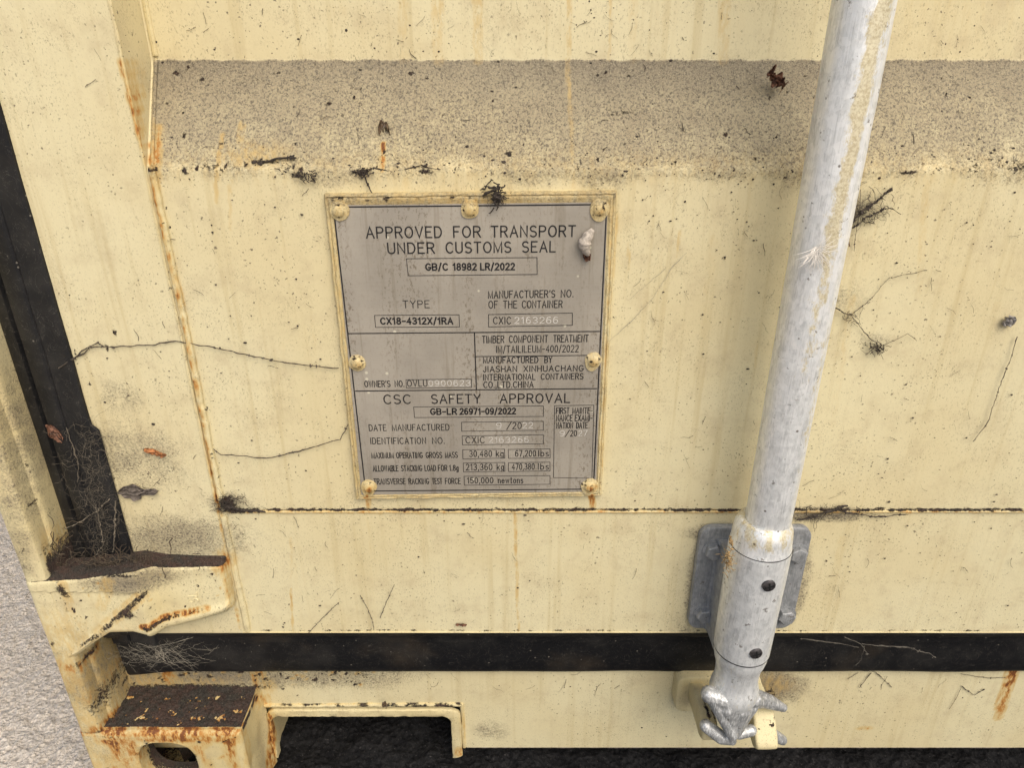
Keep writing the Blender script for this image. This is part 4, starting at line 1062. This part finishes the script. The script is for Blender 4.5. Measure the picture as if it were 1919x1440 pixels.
# keeper with two painted lugs on the sill
def lug(segs): return segs
kp = bevprism('cam_keeper', rrect(.1725, .2600, -.6360, -.5860, .010, 8), .012, YS, .002, CREAM2, ROOT, 'cream painted keeper that holds the claw of the rod', attrs=True)
def finger(x0, x1, prof_, name='keeper_finger'):
    """a stubby arm of the keeper: closed side profile (y,z) swept across x with rounded flanks"""
    cy_ = sum(p[0] for p in prof_)/len(prof_); cz_ = sum(p[1] for p in prof_)/len(prof_)
    pr = []
    for i in range(len(prof_)):
        a, b = prof_[i], prof_[(i+1) % len(prof_)]; k = max(2, int(math.hypot(b[0]-a[0], b[1]-a[1])/.0015)); pr += [(a[0]+(b[0]-a[0])*j/k, a[1]+(b[1]-a[1])*j/k) for j in range(k)]
    for _q in range(5): pr = [((pr[i-1][0]+2*pr[i][0]+pr[(i+1) % len(pr)][0])/4, (pr[i-1][1]+2*pr[i][1]+pr[(i+1) % len(pr)][1])/4) for i in range(len(pr))]
    n = len(pr); rows = []
    for t, ins in ((0, .0028), (.0006, .0012), (.0020, .0002), (.0035, 0), (.5, 0), (-.0035, 0), (-.0020, .0002), (-.0006, .0012), (-.00001, .0028)):
        x = x0+t if 0 <= t < .4 else ((x0+x1)/2 if t == .5 else x1+t)
        row = []
        for y, z in pr:
            d = math.hypot(y-cy_, z-cz_); f = max(0, 1-ins/d); w = .0004*mnoise.noise(Vector((x*200, y*200, z*200)))
            row.append((x+w, cy_+(y-cy_)*f+w, cz_+(z-cz_)*f+w))
        rows.append(row)
    m = MB(); m.add([p for rw in rows for p in rw], [(j*n+i, j*n+(i+1) % n, (j+1)*n+(i+1) % n, (j+1)*n+i) for j in range(len(rows)-1) for i in range(n)]+[tuple(range(n))[::-1], tuple(range((len(rows)-1)*n, len(rows)*n))])
    for i in range(16): blobs.append(('grime', rnd.uniform(x0, x1), rnd.choice(pr)[1], -.03, .0012, .0012, rnd.uniform(.6, 1), .02))
    return make(name, m, CREAM2, kp)
finger(.1845, .1990, [(YS,-.600),(-.004,-.5860),(-.040,-.5865),(-.047,-.592),(-.047,-.606),(-.040,-.611),(YS,-.614)])
finger(.2375, .2595, [(YS,-.594),(-.026,-.5885),(-.033,-.5940),(-.047,-.6085),(-.050,-.614),(-.046,-.620),(YS,-.622)])
# ------------------------------------------------------------------ things stuck to the door
def crumple(u, v, Y, w, h, rot, amp, seed, mat, name, label, cat, shape=None, th=.0005, curl=0):
    c = P(u, v, Y); m = MB(); n = 16; ca, sa = math.cos(rot), math.sin(rot)
    top = []
    for side in (0, 1):
        vs = []
        for j in range(n+1):
            for i in range(n+1):
                a = i/n*2-1; b = j/n*2-1
                wd = (1-abs(a)**2.2)**.5 if shape is None else shape(a)
                x = a*w/2; z = b*h/2*max(.04, wd)*(1+.25*mnoise.noise(Vector((a*2+seed, 0, 3))))
                z += h*.18*mnoise.noise(Vector((a*1.5, seed, 1)))
                y = -abs(amp*mnoise.noise(Vector((a*2.1+seed, b*1.7, seed))))*2-curl*(a*a)-.0008+side*th
                vs.append((c.x+x*ca-z*sa, c.y+y, c.z+x*sa+z*ca))
        m.add(vs, [tuple((jj*(n+1)+ii, jj*(n+1)+ii+1, (jj+1)*(n+1)+ii+1, (jj+1)*(n+1)+ii)[::(-1 if side else 1)]) for jj in range(n) for ii in range(n)])
    return make(name, m, mat, attrs=False, label=label, cat=cat)
Yb = .030
crumple(1452, 148, Yb, .016, .013, -.6, .006, 3, LEAFB, 'dry_leaf', 'crumpled red-brown dry leaf stuck on the dirty band left of the rod', 'leaf', curl=.003, shape=lambda a: .55+.45*math.sin(a*9+1)*math.cos(a*4))
crumple(262, 920, 0, .034, .016, .02, .004, 8, LEAFG, 'dry_leaf', 'flat grey withered leaf on the door beside the vertical gasket', 'leaf', shape=lambda a: (1-abs(a)**2)**.5*(1 if a < .1 else .45))
crumple(292, 847, 0, .019, .005, -.35, .003, 21, TWIGO, 'dry_husk', 'small orange-brown dry husk left of the seam', 'husk')
crumple(1889, 601, 0, .010, .009, .3, .003, 5, PAPER, 'seed_case', 'papery grey seed case near the right edge of the door', 'seed')
crumple(107, 812, .004, .010, .018, .4, .003, 13, LEAFB, 'leaf_scrap', 'brown leaf scrap hanging on the vertical gasket', 'leaf')
crumple(722, 1318, YS-.008, .006, .009, .1, .003, 31, SHELL, 'seed', 'small brown seed stuck above the notch rim', 'seed', curl=.002)
crumple(722, 243, .020, .008, .013, .2, .003, 17, SHELL, 'snail_shell', 'small brown shell on the band with a rust run below it', 'shell', curl=.003)
crumple(1100, 478, YP-.001, .006, .008, .1, .003, 41, LEAFB, 'leaf_scrap', 'brown scrap on the data plate under the pale cocoon', 'leaf')
crumple(865, 1170, 0, .011, .0022, -.05, .002, 44, LEAFB, 'bark_chip', 'thin reddish chip on the door above the bottom gasket', 'chip')
# cocoon on the plate
m = MB(); pts = []; rr = []
for i in range(20):
    t = i/19; p = P(1112-18*math.sin(t*2.6)*.9, 430+48*t, YP-.003); pts.append(p+Vector((0, -.0012*math.sin(t*3.1), 0))); rr.append(.0042*math.sin(.35+t*2.5)*(1+.3*mnoise.noise(Vector((t*7, 1, 1))))+.0004)
m.tube(pts, rr, 12); make('cocoon', m, COCO, attrs=False, label='pale silky cocoon at the upper right of the data plate', cat='cocoon')
# down feather on the rod
m = MB(); c0 = P(1528, 470, AY-.0185)
for i in range(70):
    a = rnd.uniform(math.radians(195), math.radians(335)); L = rnd.uniform(.006, .016); p = c0+Vector((rnd.uniform(-.002, .002), 0, rnd.uniform(-.001, .003)))
    if rnd.random() < .2: a += math.pi*.5
    m.tube([p+Vector((math.cos(a)*L*t+.001*math.sin(t*3+i), -.0008-.003*math.sin(t*2.5), math.sin(a)*L*t)) for t in np.linspace(0, 1, 5)], [.00022, .0002, .00018, .00014, .00006], 4)
make('feather', m, FEATH, attrs=False, label='tuft of white down stuck to the middle of the rod', cat='feather')

def web(points, Y, rad, wob, seed, knots=0, yo=-.0012, m=None, side=0):
    """dusty thread through photo points, sagging and knotted"""
    m = m or MB(); rg = random.Random(seed)
    W_ = [P(u, v, (Y if not callable(Y) else Y(u, v))) for u, v in points]; out = []; rr = []
    for a, b in zip(W_[:-1], W_[1:]):
        k = max(3, int((b-a).length/.0016))
        for i in range(k):
            p = a.lerp(b, i/k); s = p*140+Vector((seed*1.7, 0, 0))
            out.append(p+Vector((mnoise.noise(s*1.7)*wob, yo-abs(mnoise.noise(s*.4))*.001, mnoise.noise(s+Vector((5,5,5)))*wob)))
            rr.append(rad*(.6+1.5*max(0, mnoise.noise(s*.5+Vector((2,8,1))))+.5*rg.random()))
    m.tube(out, rr, 4)
    for i in range(knots):
        p = rg.choice(out); r = rad*rg.uniform(1.5, 3.2); d = Vector((rg.uniform(-1, 1), -.2, rg.uniform(-.6, .6))).normalized()
        m.tube([p-d*r*1.3, p-d*r*.4, p+d*r*.5, p+d*r*1.4], [r*.15, r*.6, r*.65, r*.1], 5)
    return m
def tangle(u, v, Y, ru, rv, n, rad, seed, m=None, yo=-.001, L=(20, 60), curly=.0012):
    m = m or MB(); rg = random.Random(seed)
    for i in range(n):
        a = rg.gauss(0, .5); b = rg.gauss(0, .5); uu, vv = u+a*ru, v+b*rv; an = rg.uniform(0, 6.28); l = rg.uniform(*L)
        pts = [(uu, vv)]
        for k in range(3):
            an += rg.uniform(-.9, .9); uu += math.cos(an)*l/3; vv += math.sin(an)*l/3; pts.append((uu, vv))
        web(pts, Y, rad*rg.uniform(.6, 1.3), curly, seed+i, 0, yo-rg.random()*.003, m)
    return m
def thing(m, mat, name, label, cat): return make(name, m, mat, attrs=False, label=label, cat=cat)
# named webs and clumps
m = web([(112,690),(140,672),(165,650),(205,650),(290,645),(330,638),(400,650),(480,668),(560,682),(640,690)], 0, .00048, .0010, 1, 14)
web([(140,672),(160,660),(185,640),(200,652)], 0, .0004, .001, 2, 6, m=m); thing(m, WEBD, 'cobweb_strand', 'long dusty cobweb strand from the vertical gasket to the left edge of the data plate', 'cobweb')
m = web([(400,840),(415,850),(450,853),(500,858),(560,845),(640,822),(655,790)], 0, .00042, .0010, 3, 12)
thing(m, WEBD, 'cobweb_strand', 'dusty cobweb strand from the seam to the lower left of the data plate', 'cobweb')
m = web([(1495,975),(1530,965),(1560,955),(1590,945)], -.001, .0007, .002, 4, 26); tangle(1545, 965, 0, 60, 7, 36, .00018, 400, m, L=(10,34), curly=.002); web([(1560,955),(1640,968),(1700,962)], -.001, .0005, .001, 44, 8, m=m)
thing(m, DUST, 'cobweb_clump', 'black fuzzy cobweb clump on the horizontal seam right of the rod', 'cobweb')
m = tangle(1618, 392, 0, 44, 26, 80, .00016, 500, L=(10,36), curly=.002); web([(1595,412),(1620,392),(1650,368),(1672,352)], -.002, .0006, .002, 5, 30, m=m); web([(1598,425),(1640,398),(1665,392)], -.002, .00045, .002, 6, 22, m=m)
web([(1600,470),(1602,440),(1610,390),(1612,350)], 0, .0003, .0005, 7, 2, m=m)
thing(m, DUST, 'cobweb_clump', 'dark twiggy cobweb clump touching the right side of the rod', 'cobweb')
m = web([(1588,412),(1587,440),(1592,465)], -.006, .0007, .0003, 8, 1); thing(m, LEAFB, 'pine_needle', 'thin brown needle hanging beside the right edge of the rod', 'needle')
m = web([(1560,575),(1595,590),(1610,612),(1648,652)], 0, .00032, .0012, 9, 14); web([(1595,590),(1630,560),(1665,520),(1740,505)], 0, .0002, .0012, 10, 12, m=m); tangle(1596, 592, 0, 14, 12, 20, .00016, 600, m, L=(6,20))
tangle(1645, 652, 0, 16, 8, 50, .00028, 620, m, L=(5, 16)); web([(1648,650),(1700,625),(1720,640)], 0, .0002, .001, 11, 4, m=m)
thing(m, DUST, 'cobweb_clump', 'dark knotted cobweb clump on the door well right of the rod', 'cobweb')
m = web([(1905,630),(1895,665),(1880,700),(1850,790),(1835,810),(1820,830)], 0, .0003, .0008, 12, 10); thing(m, WEBD, 'cobweb_strand', 'thin slanting cobweb strand at the right edge of the door', 'cobweb')
m = tangle(932, 364, -.006, 9, 22, 60, .0005, 639, L=(6, 16)); web([(905,366),(915,360),(928,356)], -.005, .0006, .001, 14, 6, m=m); tangle(930, 366, -.005, 22, 10, 16, .0002, 640, m, L=(6, 18))
thing(m, DUST, 'dirt_clump', 'grey dirt clump sitting on the top rim of the data plate', 'dirt')
m = web([(480,310),(500,302),(520,297),(545,296),(562,297)], .006, .0006, .001, 15, 12); tangle(575, 328, 0, 22, 10, 40, .0003, 660, m, L=(5, 14)); tangle(540, 318, .004, 18, 8, 28, .0003, 670, m, L=(5, 14))
thing(m, DUST, 'dirt_clump', 'black dirt clumps along the lower crease of the band at its left', 'dirt')
m = tangle(683, 322, .002, 15, 8, 40, .0003, 680, L=(5, 14)); web([(683,326),(690,345),(702,368)], 0, .0004, .001, 16, 3, m=m); web([(700,314),(735,322),(790,310),(830,318)], .004, .0004, .0012, 17, 16, m=m)
thing(m, DUST, 'dirt_clump', 'dark dirt clump under the band above the left part of the data plate', 'dirt')
m = web([(900,355),(910,352),(918,342),(925,334)], 0, .0004, .001, 18, 6); thing(m, DUST, 'curled_thread', 'curled black thread above the top rim of the data plate', 'thread')
m = web([(1610,1256),(1640,1258),(1672,1288)], YS, .00028, .0006, 19, 6); web([(1632,1260),(1607,1290)], YS, .00030, .0006, 20, 6, m=m); web([(1588,1272),(1610,1258)], YS, .0002, .0006, 21, 3, m=m)
thing(m, WEBD, 'cobweb_strand', 'fan of cobweb strands on the sill below the bottom gasket, right of the rod', 'cobweb')
m = web([(1800,1262),(1850,1270),(1885,1268)], YS, .0003, .0006, 22, 6); web([(1800,1285),(1825,1302),(1845,1290)], YS, .00035, .0008, 23, 8, m=m); thing(m, WEBD, 'cobweb_strand', 'loose cobweb threads on the sill left of the rust run', 'cobweb')
m = web([(1778,1328),(1790,1310),(1800,1288)], YS, .00022, .0003, 24, 1); thing(m, DUST, 'scratch_thread', 'straight dark thread slanting on the sill below the threads', 'thread')
m = web([(676,1115),(690,1140),(700,1165),(702,1182)], 0, .00028, .0006, 25, 8); web([(740,1095),(728,1120),(712,1160)], 0, .0003, .0006, 26, 5, m=m); web([(636,1128),(605,1158),(578,1186)], 0, .00028, .0006, 27, 5, m=m)
thing(m, WEBD, 'cobweb_strand', 'v-shaped cobweb strands above the bottom gasket left of centre', 'cobweb')
m = web([(1140,640),(1190,595),(1225,555),(1260,500),(1290,470)], 0, .00014, .0006, 28, 3); web([(1180,560),(1250,500)], 0, .0001, .0006, 29, 2, m=m)
thing(m, WEBL, 'cobweb_strand', 'pale taut cobweb thread rising from the right edge of the data plate', 'cobweb')
# web filling the foot of the vertical gasket
m = MB()
for i in range(230):
    v = rnd.uniform(800, 1035); u = np.interp(v, [800, 1035], [160, 205])+rnd.gauss(0, 20); an = rnd.uniform(0, 6.28); l = rnd.uniform(15, 60)
    web([(u, v), (u+math.cos(an)*l*.5, v+math.sin(an)*l*.5), (u+math.cos(an+.6)*l, v+math.sin(an+.6)*l)], 0, .00007, .0022, i+900, 0, -.002-rnd.random()*.004, m)
web([(128,985),(160,970),(190,950),(215,925)], 0, .00035, .001, 31, 10, -.006, m); web([(185,940),(195,985),(200,1015),(185,1035)], 0, .0004, .0012, 32, 12, -.005, m); web([(222,935),(222,980),(218,1030)], 0, .0004, .0012, 33, 10, -.005, m)
web([(128,800),(140,830),(152,870),(150,905)], 0, .0003, .001, 34, 6, -.003, m)
thing(m, plain('brown_web', (.15,.125,.09), .95, 0, .35, 400), 'cobweb', 'dense brown cobweb over the foot of the vertical gasket', 'cobweb')
m = MB()
for i in range(130):
    u = rnd.gauss(300, 48); v = rnd.gauss(1218, 13); an = rnd.gauss(0, .6); l = rnd.uniform(15, 60)
    web([(u-l/2, v-math.sin(an)*l/2), (u, v+4), (u+l/2, v+math.sin(an)*l/2)], .010, .00007, .0022, i+1300, 0, -.001-rnd.random()*.008, m)
web([(250,1190),(262,1200),(285,1208),(330,1200),(370,1188)], .008, .0002, .001, 35, 6, -.004, m); tangle(305, 1222, .008, 8, 6, 30, .0002, 1500, m, L=(6, 16))
thing(m, WEBL, 'cobweb', 'pale cobweb spun across the left end of the bottom gasket', 'cobweb')
m = web([(1580,1190),(1590,1196),(1612,1204),(1625,1225)], .004, .0005, .001, 36, 2, -.002); web([(1500,1195),(1580,1205),(1612,1212)], .008, .0004, .001, 37, 2, -.002, m); web([(1612,1204),(1700,1210),(1740,1222),(1752,1230)], .008, .0005, .0012, 38, 4, -.003, m); web([(1618,1208),(1612,1232),(1600,1245)], .012, .0003, .001, 39, 4, -.003, m)
thing(m, plain('old_web', (.085,.075,.060), .9, 0, .3, 300), 'cobweb', 'clotted grey cobweb on the bottom gasket right of the rod', 'cobweb')
m = tangle(432, 945, 0, 26, 18, 80, .00016, 1700, L=(8, 26), curly=.002); web([(412,955),(430,948),(450,955),(500,958)], 0, .0007, .001, 40, 14, m=m); thing(m, DUST, 'cobweb_clump', 'black fuzzy cobweb clump where the two weld seams meet', 'cobweb')
m = tangle(105, 1070, -.006, 40, 60, 120, .0003, 1800, L=(15, 50)); tangle(230, 1048, -.012, 110, 14, 110, .0003, 1900, m, L=(10, 36)); thing(m, plain('earthy_web', (.075,.055,.035), .95, 0, .4, 400), 'cobweb', 'earthy cobweb matted in the corner above the hinge', 'cobweb')
m = tangle(360, 1330, .000, 130, 34, 150, .00022, 2100, L=(10, 50)); thing(m, plain('grey_web', (.13,.11,.09), .95, 0, .4, 400), 'cobweb', 'grey cobweb on the dirty top ledge of the corner casting', 'cobweb') if False else None
m = web([(1366,1000),(1372,1015),(1362,1035),(1368,1055)], -.06, .0006, .0015, 50, 20, -.004); tangle(1362, 1050, -.058, 10, 22, 40, .0003, 2300, m, L=(6, 18)); thing(m, plain('straw_bits', (.30,.20,.09), .9, 0, .5, 400), 'straw_bits', 'straw-coloured bits caught on the left of the sleeve', 'straw')

# countless flecks and threads of dirt over everything
def surfY(u, v):
    if v > 1250: return YS
    p = P(u, v, 0)
    if p.z < ZB0 or p.x < XS: return 0.0
    y = 0.0
    for _i in range(6):
        p = P(u, v, y); y = relief(p.x, p.z)
    return y
m = MB(); cnt = 0
clus = [(rnd.uniform(280, 1919), rnd.uniform(0, 1180), rnd.uniform(15, 60)) for _i in range(80)]
while cnt < 3000:
    if rnd.random() < .35:
        c = rnd.choice(clus); u, v = rnd.gauss(c[0], c[2]), rnd.gauss(c[1], c[2])
    else: u, v = rnd.uniform(130, 1925), rnd.uniform(-5, 1400)
    if rnd.random() < .25: v = rnd.gauss(300, 22)
    if 615 < u < 1150 and 365 < v < 935: continue
    if 1183 < v < 1252 or v > 1396 or v < -5: continue
    if u < np.interp(v, [240,1020,1180], [10,250,480]) or (v > 1250 and (u < 520 or (510 < u < 880 and v > 1312))): continue
    Y = surfY(u, v); p = P(u, v, Y); cnt += 1
    s = min(.0016, .00018*math.exp(rnd.gauss(0, .62))*1.6); an = rnd.uniform(0, 6.28); el = rnd.uniform(.4, 1); k = 5
    ring = [(p.x+s*math.cos(6.283*i/k+an)*(1+.3*rnd.random()), p.y+.00005, p.z+s*el*math.sin(6.283*i/k+an)*(1+.3*rnd.random())) for i in range(k)]
    m.add(ring+[(p.x, p.y-s*.7, p.z)], [(i, (i+1) % k, k) for i in range(k)])
make('dirt_specks', m, DUST, smooth=False, attrs=False, kind='stuff', label='dark dirt specks stuck all over the cream paint', cat='dirt')
m = MB()
for i in range(330):
    if rnd.random() < .4: c = rnd.choice(clus); u, v = rnd.gauss(c[0], c[2]), rnd.gauss(c[1], c[2])
    else: u, v = rnd.uniform(150, 1900), rnd.uniform(5, 1175)
    if rnd.random() < .12: u, v = rnd.uniform(520, 1900), rnd.uniform(1256, 1300)
    if 600 < u < 1165 and 350 < v < 945: continue
    if u < np.interp(v, [240,1020,1180], [30,270,500]) or 1170 < v < 1256 or v < 5: continue
    an = rnd.uniform(0, 6.28) if rnd.random() < .6 else rnd.gauss(1.57, .3); l = rnd.uniform(6, 30); pts = [(u, v)]
    for k in range(3):
        an += rnd.uniform(-.6, .6); u += math.cos(an)*l/3; v += math.sin(an)*l/3; pts.append((u, v))
    if not all(5 < b < 1178 or 1254 < b < 1310 for a, b in pts): continue
    if any(590 < a < 1165 and 350 < b < 945 for a, b in pts): continue
    web(pts, surfY, rnd.choice([.00008, .00010, .00012, .00018]), .0005, i+5000, rnd.choice([0,0,1,2]), -.0004, m)
make('dust_threads', m, WEBD, attrs=False, kind='stuff', label='fine dusty threads scattered over the cream paint', cat='cobweb')
S.render.engine = 'CYCLES'
